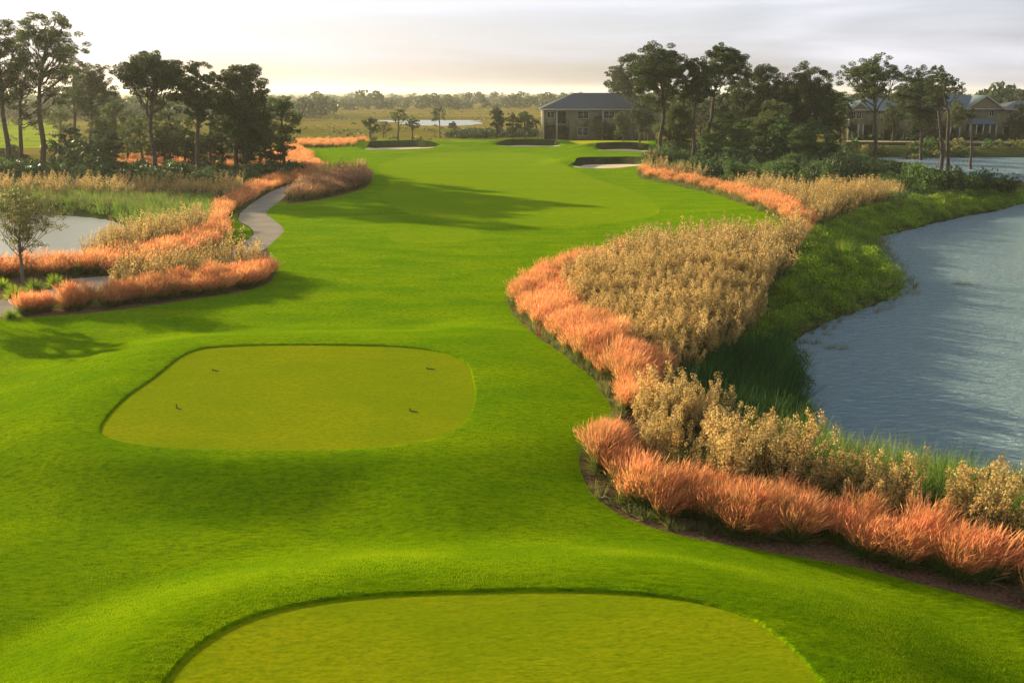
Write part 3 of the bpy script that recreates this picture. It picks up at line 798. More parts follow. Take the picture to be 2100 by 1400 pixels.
 ((1672, 335), (1672, 240), 1640, 1706, 322, 'leafy small tree beside the ragged pine', dict(lobes=11, fork=0.2, dens=0.7, leaf='bush', name='small_tree')),
 ((1708, 340), (1708, 290), 1690, 1728, 335, 'rounded dark small tree before the gap by the lake', dict(lobes=11, fork=0.2, dens=0.7, leaf='bush_dark', name='small_tree')),
 # small tree at the left, and its neighbour standing just beyond the picture's edge
 ((47, 578), (48, 380), -25, 118, 512, 'small bare branched tree beside the pond and cart path', dict(lobes=26, fork=0.28, dens=0.27, leaf='olive', lsize=0.11, tr=0.10, name='small_tree', sparse=True, bark='bark_grey')),
 ((-175, 620), (-165, 400), -260, -90, 520, 'small tree outside the left edge of the photo', dict(lobes=12, fork=0.3, dens=0.9, leaf='olive', lsize=0.14, tr=0.10, name='small_tree', sparse=True, bark='bark_grey')),
]
for i, (bs, tp_, xl, xr, cb, lab, kw) in enumerate(TREES):
    if bs[1] < 300 and 'lsize' not in kw:
        kw['lsize'] = 0.30
    make_tree('pine', bs, tp_, xl, xr, cb, 100 + i, lab, **{**kw, 'lobes': int(kw.get('lobes', 11) * 1.3)})

def palm(base, top, crown_m, seed, label, group=None):
    rg = np.random.RandomState(seed)
    P = np.array(gp(*base))
    xt, zt = at_depth(top[0], top[1], P[1])
    Ht = zt - P[2] - crown_m * 0.35
    root = empty('palm_tree', P)
    tag(root, label, 'palm tree', group)
    w = Soup()
    w.add(tube([(0, 0, -0.2), (0.02, 0, Ht * 0.5), (xt - P[0], 0, Ht)], [0.2, 0.16, 0.17], 7))
    w.build('trunk', M['bark_grey'], root, smooth=True)
    lf = Soup()
    for k in range(30):
        an = rg.uniform(0, 6.28); el = rg.uniform(-0.7, 1.35)
        d = np.array([math.cos(an) * math.cos(el), math.sin(an) * math.cos(el), math.sin(el)])
        a_ = np.array([xt - P[0], 0, Ht])
        e_ = a_ + d * crown_m * 0.55 * rg.uniform(0.8, 1.1)
        e2 = e_ + d * crown_m * 0.12 + np.array([0, 0, -0.12 * crown_m])
        w_ = bez(a_, (a_ + e_) / 2 + np.array([0, 0, 0.12 * crown_m]), e2, 5)
        lf.add(tube(w_, np.full(5, 0.015), 3))
        n = 26
        t = rg.uniform(0.5, 1.05, n)
        C = a_ + (e2 - a_) * t[:, None] + rg.normal(0, 0.06 * crown_m, (n, 3))
        lf.add(leaf_quads(C, 0.16 * crown_m, rg, 0.25, 0.3))
    lf.build('crown', M['bush_dark'], root)
    return root
palm((902, 284), (900, 226), 3.2, 5, 'single dark palm with round head beyond the green')
palm((120, 352), (120, 298), 4.0, 6, 'leftmost stubby palm of the dark palmetto clump', None)
palm((160, 356), (165, 292), 4.4, 7, 'taller stubby palm in middle of the dark palmetto clump', None)
palm((186, 350), (192, 302), 3.8, 8, 'rightmost stubby palm of the dark palmetto clump', None)
palm((1196, 288), (1200, 240), 2.6, 9, 'dark palm before the twin windows of the tan house')
palm((1102, 284), (1098, 246), 2.2, 10, 'little palm at the left corner of the tan house')

# ------------------------------------------------------------------ shrubs
def shrub_mesh(seed, leaf, n=520, lsz=0.15, spike=0.0):
    rg = np.random.RandomState(seed)
    s = Soup()
    for k in range(9):
        c_ = np.array([rg.normal(0, 0.42), rg.normal(0, 0.42), rg.uniform(0.25, 0.68)])
        r_ = rg.uniform(0.26, 0.46)
        m = n // 9
        C = c_ + rand_unit(m, rg) * (rg.uniform(0.3, 1, m) ** 0.4)[:, None] * r_ * np.array([1, 1, 0.85])
        s.add(leaf_quads(C, lsz, rg, 0.5, 0.4, up=spike), 0)
        s.add(tube([(0, 0, -0.1), c_ * 0.5, c_], [0.03, 0.02, 0.01], 3), 1)
    o = s.build('leafy_shrub', [M[leaf], M['bark']], link=False)
    return o.data
SHM = {k: [shrub_mesh(40 + i + 10 * j, k, n=1300, lsz=0.095, spike=(0.0 if j else 0.2)) for i in range(4)] for j, k in enumerate(('bush', 'bush_dark', 'olive'))}
rs = random.Random(11)
SHR = []
def shrub(x, y, w, h, k, label, group, name='leafy_shrub', z=None):
    if group:
        SHR.append((h / math.hypot(x, y), x, y, w, h, k, label, group)); return
    shrub_now(x, y, w, h, k, label, group, name, z)
def shrub_now(x, y, w, h, k, label, group, name='leafy_shrub', z=None):
    o = bpy.data.objects.new(name, rs.choice(SHM[k]))
    COL.objects.link(o)
    o.location = (x, y, float(hgt(x, y, False)) if z is None else z)
    o.scale = (w, w * rs.uniform(0.8, 1.2), h)
    o.rotation_euler = (0, 0, rs.uniform(0, 6.28))
    tag(o, label, 'shrub', group)
    return o

def scatter(poly_px, spacing, seed, jit=0.45, world=None):
    P = gpoly(poly_px, 12) if world is None else world
    x0, y0 = P.min(0); x1, y1 = P.max(0)
    rg = np.random.RandomState(seed)
    X, Y = np.meshgrid(np.arange(x0, x1, spacing), np.arange(y0, y1, spacing))
    X = X.ravel() + rg.uniform(-jit, jit, X.size) * spacing
    Y = Y.ravel() + rg.uniform(-jit, jit, Y.size) * spacing
    m = inside(P, X, Y)
    return X[m], Y[m]

def shrubs_in(poly, spacing, seed, wr, hr, kinds, label, group):
    X, Y = scatter(poly, spacing, seed)
    for x, y in zip(X, Y):
        shrub(float(x), float(y), rs.uniform(*wr), rs.uniform(*hr), rs.choice(kinds), label, group)
shrubs_in([(-60, 362), (100, 368), (250, 372), (420, 378), (560, 374), (625, 360), (600, 352), (480, 357), (330, 357), (200, 350), (60, 352), (-60, 350)], 2.3, 1, (1.2, 1.9), (1.0, 2.0), ['bush_dark', 'bush_dark', 'bush'], 'dark green shrub in the undergrowth below the left pines', 'shrubs below the left pines')
shrubs_in([(1330, 344), (1400, 358), (1500, 372), (1600, 384), (1700, 390), (1740, 385), (1750, 350), (1700, 322), (1600, 312), (1480, 308), (1370, 312), (1345, 328)], 2.6, 2, (1.3, 2.2), (1.4, 3.0), ['bush', 'bush', 'bush_dark', 'bush_dark'], 'green shrub in the undergrowth below the right pines', 'shrubs below the right pines')
for (px, py, w, h, k, lab) in [
    (1716, 388, 2.6, 4.6, 'bush_dark', 'tallest dark round shrub right of the right pines'),
    (1745, 372, 2.4, 3.0, 'bush_dark', 'dark shrub beside the tall round one by the lake'),
    (1790, 364, 3.0, 2.6, 'bush_dark', 'broad dark shrub below the spreading lakeside pine'),
    (1830, 362, 2.6, 2.3, 'bush_dark', 'dark shrub right of the spreading lakeside pine trunk'),
    (1862, 386, 2.6, 3.2, 'bush', 'green shrub left of the long crowned lakeside pine'),
    (1900, 392, 2.9, 3.4, 'bush', 'large green shrub before the long crowned lakeside pine'),
    (1942, 392, 2.6, 3.1, 'bush_dark', 'dark shrub at the foot of the twin lakeside trunks'),
    (1985, 394, 2.6, 2.4, 'bush', 'low green shrub before the bare lakeside trunk'),
    (2020, 396, 3.0, 2.9, 'bush_dark', 'wide dark shrub right of the bare lakeside trunk'),
    (2062, 398, 2.9, 2.5, 'bush_dark', 'outermost dark shrub on the spit by the lake'),
    (1250, 287, 3.0, 3.6, 'bush_dark', 'tall dark shrub before the house under the pines'),
    (1270, 288, 2.6, 3.0, 'bush_dark', 'second tall dark shrub before the house'),
    (768, 290, 1.4, 1.2, 'bush_dark', 'dark low shrub behind the left bunker')]:
    x, y, z = gp(px, py)
    shrub(x, y, w, h, k, lab, None, z=z)
shrubs_in([(915, 284), (1000, 284), (1110, 281), (1112, 276), (1000, 275), (915, 278)], 3.0, 3, (1.9, 2.4), (2.0, 2.8), ['bush_dark'], 'dark shrub of the hedge line beyond the green', 'dark hedge shrubs beyond the green')
shrubs_in([(1735, 318), (1850, 319), (2000, 319), (2160, 319), (2160, 303), (2000, 303), (1735, 303)], 4.0, 4, (1.8, 2.6), (1.3, 2.1), ['bush', 'olive', 'olive'], 'olive shrub on the far bank of the lake', 'shrubs along the far lake bank')
shrubs_in([(1980, 290), (2100, 288), (2100, 283), (1980, 283)], 4.0, 5, (1.6, 2.2), (1.6, 2.6), ['bush_dark'], 'dark garden shrub before the gabled house', 'garden shrubs before the gabled house')
shrubs_in([(1750, 289), (1960, 289), (1960, 283), (1750, 283)], 5.0, 6, (1.6, 2.4), (1.6, 3.2), ['bush_dark'], 'dark garden shrub between the lakeside houses', 'garden shrubs between the lakeside houses')

SHR.sort(key=lambda q: -q[0])
inview = lambda q: abs(q[1]) < 0.53 * q[2]
SHR = [q for q in SHR if inview(q)]
for q in SHR[:270]:
    shrub_now(*q[1:])
SH_REST = SHR[270:]

# round bright tufts by the cart path and a round bush on the bank
def tuft_mesh(seed, n, ln, mk, spread=1.0, w=0.014, up=0.4, r0=0.08, nm='grass_tuft', lean=(0.0, 0.0), segs=3):
    rg = np.random.RandomState(seed)
    V, F = blades(rg, n, ln, spread, w, up, r0, lean, segs)
    return mesh_obj(nm, V, F, M[mk], link=False).data

def blades(rg, n, ln, spread, w, up, r0, lean, segs=3):
    an = rg.uniform(0, 2 * math.pi, n)
    out_ = np.stack([np.cos(an), np.sin(an), np.zeros(n)], 1)
    tilt = rg.uniform(0.05, 1.0, n) * spread
    d = out_ * np.sin(tilt)[:, None] + np.array([0, 0, 1.0]) * np.cos(tilt)[:, None]
    d[:, 0] += lean[0]; d[:, 1] += lean[1]
    L_ = rg.uniform(0.65, 1.1, n) * ln
    base = out_ * (rg.uniform(0, 1, n) ** 0.5 * r0)[:, None]
    side = np.cross(d, rand_unit(n, rg)); side /= np.linalg.norm(side, axis=1)[:, None] + 1e-9
    rows = []
    for k in range(segs + 1):
        t = k / segs
        p = base + d * (L_ * t)[:, None]
        p[:, 2] -= (1 - up) * 0.45 * L_ * t ** 2 * np.sin(tilt)
        ww = w * (1 - 0.85 * t)
        rows.append((p - side * ww, p + side * ww))
    V = np.stack([q for r_ in rows for q in r_], 1)
    m = (segs + 1) * 2
    F = []
    for k in range(segs):
        F.append(np.stack([np.arange(n) * m + 2 * k, np.arange(n) * m + 2 * k + 1, np.arange(n) * m + 2 * k + 3, np.arange(n) * m + 2 * k + 2], 1))
    return V.reshape(-1, 3), np.concatenate(F)

tm = tuft_mesh(3, 420, 0.95, 'cover', 1.45, 0.012, 0.3)
for (px, py, sc, lab) in [(30, 610, 1.0, 'spiky round grass tuft lowest in the mulch by the path'), (72, 596, 0.95, 'spiky round grass tuft right of the small tree trunk'), (114, 586, 0.95, 'spiky round grass tuft nearest the tip of the mulch bed'),
                          (5, 590, 0.8, 'grass tuft at the left edge near the small tree'), (22, 652, 0.7, 'small grass tuft at the end of the coral grass bed'), (1730, 532, 1.5, 'round bright green bush alone on the lake bank'), (1615, 612, 1.3, 'darker round bush low on the lake bank')]:
    x, y, z = gp(px, py)
    o = bpy.data.objects.new('grass_tuft', tm); COL.objects.link(o)
    o.location = (x, y, z); o.scale = (sc, sc, sc * (1.1 if sc > 1.2 else 0.9)); tag(o, lab, 'grass tuft')

# ------------------------------------------------------------------ flowering grass and golden shrubs
def plume_arrays(seed, nb, npl, k=1.0):
    rg = np.random.RandomState(seed)
    bV, bF = blades(rg, nb, 0.78, 1.15, 0.010 * k, 0.3, 0.12, (0.06, 0), 2)
    n = npl
    an = rg.uniform(0, 2 * math.pi, n)
    o_ = np.stack([np.cos(an), np.sin(an), np.zeros(n)], 1)
    tilt = rg.uniform(0.0, 0.75, n)
    d = o_ * np.sin(tilt)[:, None] + np.array([0.24, -0.02, 0]) + np.array([0, 0, 1.0]) * np.cos(tilt)[:, None]
    d /= np.linalg.norm(d, axis=1)[:, None]
    L_ = rg.uniform(0.60, 1.2, n)
    base = o_ * (rg.uniform(0, 1, n) ** 0.5 * 0.12)[:, None]
    s = Soup()
    for j in range(4):
        t0 = 0.50 + 0.12 * j
        p0 = base + d * (L_ * t0)[:, None]
        dd = d + rg.normal(0, 0.20, (n, 3)) + np.array([0.06 * j, 0, -0.03 * j])
        p1 = p0 + dd * (L_ * rg.uniform(0.16, 0.30, n))[:, None]
        sd = np.cross(dd, rand_unit(n, rg)); sd /= np.linalg.norm(sd, axis=1)[:, None]
        w0 = (0.0050 * k * rg.uniform(0.7, 1.5, n))[:, None]
        pm = (p0 + p1) / 2
        V = np.stack([p0, pm - sd * w0, p1, pm + sd * w0], 1).reshape(-1, 3)
        s.add((V, np.arange(n * 4).reshape(n, 4)))
    st = np.stack([base, base + np.array([0.006 * k, 0, 0]), base + d * (L_ * 0.8)[:, None] + np.array([0.004 * k, 0, 0]), base + d * (L_ * 0.8)[:, None]], 1).reshape(-1, 3)
    bF = np.concatenate([bF, np.arange(n * 4).reshape(n, 4) + len(bV)]); bV = np.concatenate([bV, st])
    pV, pF, _ = s.arrays()
    return (bV, bF), (pV, pF)

def gold_arrays(seed, spikes, nf, k=1.0):
    rg = np.random.RandomState(seed)
    s1, s2 = Soup(), Soup()
    for i in range(spikes):
        an = rg.uniform(0, 6.28); rb = rg.uniform(0.05, 0.30)
        b0 = np.array([math.cos(an) * rb, math.sin(an) * rb, 0])
        tip = np.array([math.cos(an) * (rb + rg.uniform(0.05, 0.55)) + 0.12, math.sin(an) * (rb + rg.uniform(0.05, 0.55)), rg.uniform(0.8, 1.6)])
        pth = bez(b0, (b0 + tip) / 2 + np.array([0, 0, 0.1]), tip, 5)
        s1.add(tube(pth, np.linspace(0.012, 0.006, 5) * k, 3))
        # knobbly flower heads up the stem
        nk = rg.randint(6, 10)
        for q in range(nk):
            t = 0.48 + 0.54 * q / (nk - 1)
            c_ = b0 + (tip - b0) * t + np.array([rg.normal(0, 0.05), rg.normal(0, 0.05), 0])
            m = max(3, int(nf / nk))
            rr = 0.088 * (1.15 - 0.4 * abs(t - 0.75)) * rg.uniform(0.6, 1.5)
            C = c_ + rand_unit(m, rg) * rr * rg.uniform(0.4, 1.0, m)[:, None] * np.array([1, 1, 1.25])
            s2.add(leaf_quads(C, 0.046 * k, rg, 0.6, 0.4))
        m = nf // 8
        t = rg.uniform(0.08, 0.6, m)[:, None]
        C = b0 + (tip - b0) * t + rg.normal(0, 0.07, (m, 3))
        s1.add(leaf_quads(C, 0.10 * k, rg, 0.3, 0.4, up=0.2))
    a_, b_ = s1.arrays(), s2.arrays()
    return (a_[0], a_[1]), (b_[0], b_[1])

pink_hi = [plume_arrays(i, 200, 500) for i in range(6)]
pink_lo = [plume_arrays(20 + i, 40, 110, 1.9) for i in range(4)]
gold_hi = [gold_arrays(i, 9, 330) for i in range(6)]
gold_lo = [gold_arrays(30 + i, 8, 84, 1.35) for i in range(4)]

def thing_protos(arr, names, mats):
    r_ = []
    for a_, b_ in arr:
        r_.append((mesh_obj(names[0], a_[0], a_[1], mats[0], link=False).data, mesh_obj(names[1], b_[0], b_[1], mats[1], link=False).data))
    return r_
pink_p = thing_protos(pink_hi, ('blades', 'plumes'), (M['pink_blade'], M['pink']))
gold_p = thing_protos(gold_hi, ('stems', 'blossoms'), (M['gold_stem'], M['gold']))
brown_p = [(a_, bb.copy()) for a_, bb in pink_p]
for _, bb in brown_p:
    bb.materials[0] = M['shade_plume']

def stuff(name, arrs, X, Y, scale_r, mats, seed, label, hs=(0.85, 1.15), cat=None, zoff=0.0):
    """one mesh made of many low tufts nobody could count"""
    rg = np.random.RandomState(seed)
    if len(X) == 0: return None
    Zz = hgt(X, Y, False)
    Vs, Fs, Ms, n0 = [], [], [], 0
    which = rg.randint(0, len(arrs), len(X))
    for k, parts in enumerate(arrs):
        idx = np.where(which == k)[0]
        if len(idx) == 0: continue
        th = rg.uniform(-0.5, 0.5, len(idx)) if len(parts) > 1 else rg.uniform(0, 6.28, len(idx))
        sc = rg.uniform(*scale_r, len(idx)); hh = sc * rg.uniform(*hs, len(idx))
        for mi, (V, F) in enumerate(parts):
            c_, s_ = np.cos(th)[:, None], np.sin(th)[:, None]
            VX = (V[None, :, 0] * c_ - V[None, :, 1] * s_) * sc[:, None] + X[idx][:, None]
            VY = (V[None, :, 0] * s_ + V[None, :, 1] * c_) * sc[:, None] + Y[idx][:, None]
            VZ = V[None, :, 2] * hh[:, None] + Zz[idx][:, None] + zoff
            Vs.append(np.stack([VX, VY, VZ], 2).reshape(-1, 3))
            FF = F[None] + (np.arange(len(idx)) * len(V))[:, None, None] + n0
            Fs.append(FF.reshape(-1, 4)); Ms.append(np.full(len(idx) * len(F), mi)); n0 += len(idx) * len(V)
    o = mesh_obj(name, np.concatenate(Vs), np.concatenate(Fs), mats, np.concatenate(Ms))
    tag(o, label, cat, kind='stuff')
    return o

pink_beds = [
 ('main', 0.62, [(1056, 604), (1060, 632), (1092, 668), (1148, 712), (1208, 758), (1252, 806), (1272, 850), (1310, 850), (1345, 810), (1340, 775), (1310, 740), (1240, 694), (1172, 642), (1150, 598), (1185, 572), (1290, 538), (1290, 524), (1190, 546), (1110, 580)]),
 ('lower', 0.60, [(1216, 925), (1222, 985), (1262, 1026), (1330, 1060), (1440, 1086), (1600, 1112), (1800, 1152), (1950, 1192), (2100, 1238), (2250, 1285), (2250, 1235), (2100, 1190), (2000, 1155), (1800, 1108), (1600, 1072), (1450, 1040), (1350, 1006), (1290, 958), (1262, 905), (1234, 902)]),
 ('leftnear', 0.68, [(32, 646), (100, 641), (200, 633), (320, 619), (420, 605), (500, 593), (545, 579), (558, 562), (545, 556), (500, 568), (420, 582), (320, 600), (220, 618), (120, 631), (60, 638)]),
 ('pond', 0.75, [(-160, 585), (0, 574), (130, 568), (260, 561), (330, 548), (400, 528), (445, 508), (462, 490), (462, 470), (440, 462), (420, 478), (370, 500), (300, 520), (240, 532), (130, 548), (0, 556), (-160, 562)]),
 ('pathleft', 0.95, [(452, 468), (470, 440), (498, 424), (540, 399), (600, 376), (655, 358), (668, 352), (650, 345), (600, 357), (520, 386), (458, 418), (434, 446), (436, 462)]),
 ('lawnleft', 1.2, [(664, 350), (645, 335), (615, 306), (575, 306), (530, 330), (520, 345), (600, 352)]),
 ('woods', 1.3, [(238, 343), (330, 348), (470, 353), (530, 347), (480, 330), (360, 324), (245, 326)]),
 ('strip', 1.5, [(600, 302), (680, 303), (740, 300), (760, 294), (700, 292), (600, 295)]),
 ('upper', 0.95, [(1308, 362), (1400, 381), (1480, 400), (1545, 424), (1592, 446), (1618, 468), (1626, 496), (1652, 494), (1662, 470), (1645, 446), (1600, 418), (1520, 398), (1400, 370), (1330, 354), (1312, 352)]),
 ('farright', 1.8, [(1490, 312), (1560, 315), (1585, 310), (1500, 305)]),
]
brown_beds = [('pathright', 0.9, [(590, 414), (650, 409), (730, 389), (757, 370), (748, 362), (700, 366), (650, 379), (604, 395)])]
gold_beds = [
 ('main', 0.78, [(1160, 594), (1178, 640), (1246, 698), (1325, 752), (1350, 795), (1400, 785), (1470, 742), (1520, 695), (1560, 625), (1615, 550), (1645, 498), (1600, 495), (1500, 501), (1400, 509), (1300, 524), (1215, 560)]),
 ('lower', 0.98, [(1275, 885), (1300, 945), (1352, 985), (1450, 1018), (1600, 1046), (1800, 1084), (2000, 1132), (2250, 1205), (2250, 1150), (2000, 1085), (1800, 1040), (1650, 1000), (1520, 960), (1450, 905), (1400, 858), (1330, 838), (1286, 858)]),
 ('leftnear', 0.72, [(215, 606), (320, 592), (420, 577), (500, 564), (548, 554), (548, 545), (500, 548), (420, 560), (330, 574), (240, 590)]),
 ('pond', 0.95, [(150, 542), (240, 528), (330, 508), (400, 486), (425, 470), (400, 462), (340, 482), (240, 508), (170, 530)]),
 ('pathright', 1.0, [(640, 382), (700, 368), (750, 364), (745, 354), (700, 356), (650, 368)]),
 ('upper', 1.0, [(1500, 394), (1600, 414), (1648, 444), (1664, 468), (1700, 454), (1760, 434), (1822, 416), (1800, 404), (1700, 402), (1600, 398), (1540, 388)]),
 ('upperleft', 1.3, [(1318, 352), (1400, 368), (1440, 376), (1440, 370), (1400, 360), (1345, 342), (1350, 328), (1335, 334)]),
 ('marsh', 1.6, [(-120, 402), (0, 402), (150, 404), (300, 406), (430, 412), (480, 405), (520, 388), (440, 388), (300, 390), (150, 388), (-120, 386)]),
]
BEDNAME = {'main': 'the large right bed', 'lower': 'the lower right bed by the lake', 'leftnear': 'the left bed below the cart path', 'pond': 'the bed between pond and path', 'pathleft': 'the strip left of the cart path',
           'upper': 'the strip along the upper right lawn', 'pathright': 'the clump right of the cart path'}

def collect(beds, seed):
    A = []
    for j, (nm, sp, poly) in enumerate(beds):
        X, Y = scatter(poly, sp, seed + j)
        for x, y in zip(X, Y):
            px = 1050 + FPX * x / (y * CP)
            vis = abs(px - 1050) < 1080
            A.append((math.hypot(x, y) + (0 if vis else 1e4), float(x), float(y), nm))
    A.sort()
    return A

def plant_individuals(A, protos, names, root_name, cat, kindtxt, grp, n, sc, hz, seed, zoff=0.0):
    rr = random.Random(seed)
    first = []
    for i, (d, x, y, bed) in enumerate(A[:n]):
        v = i % len(protos)
        if len(first) <= v:
            root = empty(root_name, (0, 0, 0))
            for nm_, me in zip(names, protos[v]):
                o = bpy.data.objects.new(nm_, me); COL.objects.link(o); o.parent = root
            first.append(root)
        else:
            root = copy_tree(first[v])
        s = rr.uniform(*sc)
        root.location = (x, y, float(hgt(x, y, False)) + zoff)
        root.scale = (s, s, s * rr.uniform(*hz))
        root.rotation_euler = (0, 0, rr.uniform(-0.6, 0.6))
        tag(root, '%s in %s' % (kindtxt, BEDNAME[bed]), cat, '%s in %s' % (grp, BEDNAME[bed]))
    return A[n:]

pA = collect(pink_beds, 50)
rest = plant_individuals(pA, pink_p, ('blades', 'plumes'), 'plume_grass', 'grass clump', 'coral pink plumed grass clump', 'coral grass clumps', 300, (0.70, 1.22), (0.82, 1.15), 1)
gA = collect(gold_beds, 80)
grest = plant_individuals(gA, gold_p, ('stems', 'blossoms'), 'golden_shrub', 'shrub', 'golden tufted shrub with knobbly heads', 'golden shrubs', 300, (0.75, 1.35), (0.85, 1.2), 2)
print('pink', len(pA), 'gold', len(gA))
for (lst, nm, arrs, mats, lab, sc) in ((rest, 'plume_grass_field', pink_lo, [M['pink_blade'], M['pink']], 'mass of coral plumed grass farther off in the beds', (0.8, 1.25)),
                                       (grest, 'golden_shrub_field', gold_lo, [M['gold_stem'], M['gold']], 'mass of golden tufted shrubs farther off in the beds', (0.65, 1.55))):
    X = np.array([q[1] for q in lst]); Y = np.array([q[2] for q in lst])
    stuff(nm, arrs, X, Y, sc, mats, 9, lab)
for nm_, sp_, poly_ in brown_beds:
    X, Y = scatter(poly_, sp_, 61)
    stuff('shade_brown_grass', pink_lo, X, Y, (1.1, 1.5), [M['pink_blade'], M['shade_plume']], 12, 'plume grass browned with painted shade right of the cart path')

shrub_lo = []
for i in range(4):
    V_, F_ = shrub_mesh(90 + i, 'bush', n=240, lsz=0.24), None
    co = np.empty(len(V_.vertices) * 3, np.float32); V_.vertices.foreach_get('co', co)
    vi = np.empty(len(V_.loops), np.int32); V_.loops.foreach_get('vertex_index', vi)
    shrub_lo.append([(co.reshape(-1, 3), vi.reshape(-1, 4))])
for kk, mn_, lb in (('bush', 'bush', 'green'), ('bush_dark', 'bush_dark', 'dark'), ('olive', 'olive', 'olive')):
    q = [t_ for t_ in SH_REST if t_[5] == kk]
    if q:
        stuff('shrubbery', shrub_lo, np.array([t_[1] for t_ in q]), np.array([t_[2] for t_ in q]), (1.5, 2.1), [M[mn_]], 33, 'mass of %s shrubs farther back in the undergrowth' % lb, hs=(0.9, 1.3))

# mulch edge tufts, reeds, marsh grass, creeping cover
def blade_arr(seed, n, ln, spread, w, up, r0, lean):
    rg = np.random.RandomState(seed)
    return [blades(rg, n, ln, spread, w, up, r0, lean, 3)]
reed_arr = [blade_arr(i, 30, 1.25, 0.7, 0.014, 0.4, 0.22, (0.22, 0.0)) for i in range(4)]
reed_far = [blade_arr(10 + i, 34, 1.1, 0.8, 0.020, 0.4, 0.4, (0.15, 0.0)) for i in range(4)]
sedge_arr = [blade_arr(20 + i, 40, 0.42, 1.2, 0.010, 0.3, 0.10, (0.1, 0.0)) for i in range(3)]
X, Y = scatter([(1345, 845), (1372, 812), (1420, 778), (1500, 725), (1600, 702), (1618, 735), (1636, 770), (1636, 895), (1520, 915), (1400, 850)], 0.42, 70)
stuff('shade_dark_reeds', reed_arr, X, Y, (0.75, 1.2), [M['reed_shade']], 30, 'reeds coloured dark for the shade in the inlet of the bank')
X, Y = scatter([(1355, 855), (1372, 825), (1420, 865), (1500, 905), (1590, 925), (1560, 860), (1590, 850), (1636, 890), (1700, 935), (1850, 972), (2000, 1003), (2250, 1060), (2250, 1120), (2000, 1070), (1800, 1028), (1650, 988), (1520, 948), (1450, 895), (1390, 848)], 0.42, 71)
stuff('tall_reeds', reed_arr, X, Y, (0.7, 1.15), [M['reed']], 3, 'tall bright green reeds on the bank between golden shrubs and lake')
X, Y = scatter([(-160, 455), (0, 438), (120, 436), (235, 448), (270, 470), (275, 495), (240, 520), (300, 510), (380, 482), (430, 455), (445, 425), (430, 408), (300, 405), (0, 402), (-160, 402)], 1.0, 72)
stuff('marsh_grass', reed_far, X, Y, (0.7, 1.1), [M['reed']], 4, 'green marsh grass around the left pond')
X, Y = scatter([(-160, 425), (0, 422), (300, 425), (440, 412), (520, 385), (600, 362), (560, 378), (300, 384), (0, 384), (-160, 384)], 1.2, 73)
stuff('olive_marsh_plants', reed_far, X, Y, (0.7, 1.1), [M['olive']], 5, 'olive brown marsh plants between pond and pines')
X, Y = scatter([(1048, 612), (1054, 640), (1088, 674), (1146, 720), (1204, 766), (1244, 812), (1258, 855), (1240, 895), (1205, 925), (1198, 965), (1216, 1005), (1254, 1038), (1312, 1068), (1400, 1092), (1600, 1118), (1620, 1105), (1400, 1078), (1270, 1032), (1232, 1000), (1222, 960), (1240, 900), (1285, 850), (1262, 812), (1215, 758), (1150, 708), (1095, 664), (1064, 630), (1060, 606)], 0.30, 74)
stuff('edging_sedge', sedge_arr, X, Y, (0.5, 1.15), [M['olive']], 6, 'low straw coloured sedge along the mulch edge')
X, Y = scatter([(1310, 366), (1400, 385), (1480, 404), (1545, 428), (1592, 450), (1612, 470), (1606, 455), (1592, 440), (1545, 418), (1480, 396), (1400, 378), (1310, 358)], 0.8, 75)
stuff('edging_grass', reed_far, X, Y, (0.5, 0.7), [M['olive']], 7, 'low olive grass edging the upper right lawn')
rgc = np.random.RandomState(90)
cov = []
for i in range(5):
    C = rand_unit(380, rgc) * np.array([0.75, 0.75, 0.42]); C[:, 2] = np.abs(C[:, 2]) - 0.02
    C *= rgc.uniform(0.70, 1.08, 380)[:, None]
    cov.append([leaf_quads(C, 0.085, rgc, 0.4, 0.5, up=0.3)])
cover_poly = [(1640, 500), (1662, 474), (1720, 450), (1822, 418), (1950, 402), (2110, 396), (2180, 398), (2180, 404), (2100, 416), (2050, 430), (1950, 449), (1850, 474), (1793, 490), (1800, 520), (1822, 560), (1846, 590), (1800, 622), (1700, 657), (1640, 690), (1600, 705), (1500, 728), (1525, 695), (1562, 625), (1618, 550)]
X, Y = scatter(cover_poly, 0.95, 91)
stuff('creeping_cover', cov, X, Y, (0.7, 1.35), [M['cover']], 8, 'creeping green ground cover on the bank by the lake', hs=(0.6, 1.9))
X, Y = scatter(cover_poly, 0.9, 96)
stuff('bank_sedge', sedge_arr, X, Y, (1.2, 2.4), [M['reed']], 34, 'green sedge blades rising through the ground cover on the bank')
X, Y = scatter([(1340, 850), (1400, 790), (1500, 725), (1610, 700), (1636, 760), (1636, 890), (1560, 930), (1440, 880)], 0.75, 92)
stuff('bank_cover', cov, X, Y, (0.7, 1.1), [M['bush_dark']], 18, 'growth coloured dark for the inlet shade low on the bank under the reeds')  # dark leaf colour stands in for the shadow over the inlet
rgb = np.random.RandomState(77)
nB = 900000
Yb = 13 + 35 * rgb.uniform(0, 1, nB) ** 1.35
Xb = rgb.uniform(-0.62, 0.62, nB) * Yb
keep = inside(Z['lawn'], Xb, Yb)
Xb, Yb = Xb[keep], Yb[keep]
keep = (sdf(tee1, Xb, Yb) > 0.01) & (sdf(tee2, Xb, Yb) > 0.01)
Xb, Yb = Xb[keep], Yb[keep]
nB = len(Xb)
B0 = np.stack([Xb, Yb, hgt(Xb, Yb, False) - 0.004], 1)
up_ = np.stack([rgb.normal(0.12, 0.35, nB), rgb.normal(0, 0.35, nB), np.ones(nB)], 1)
hb = rgb.uniform(0.018, 0.042, nB) * (1 - 0.6 * sm((Yb - 30) / 18))
tipb = B0 + up_ * hb[:, None]
thb = rgb.uniform(0, math.pi, nB)
wb = np.stack([np.cos(thb), np.sin(thb), np.zeros(nB)], 1) * 0.005
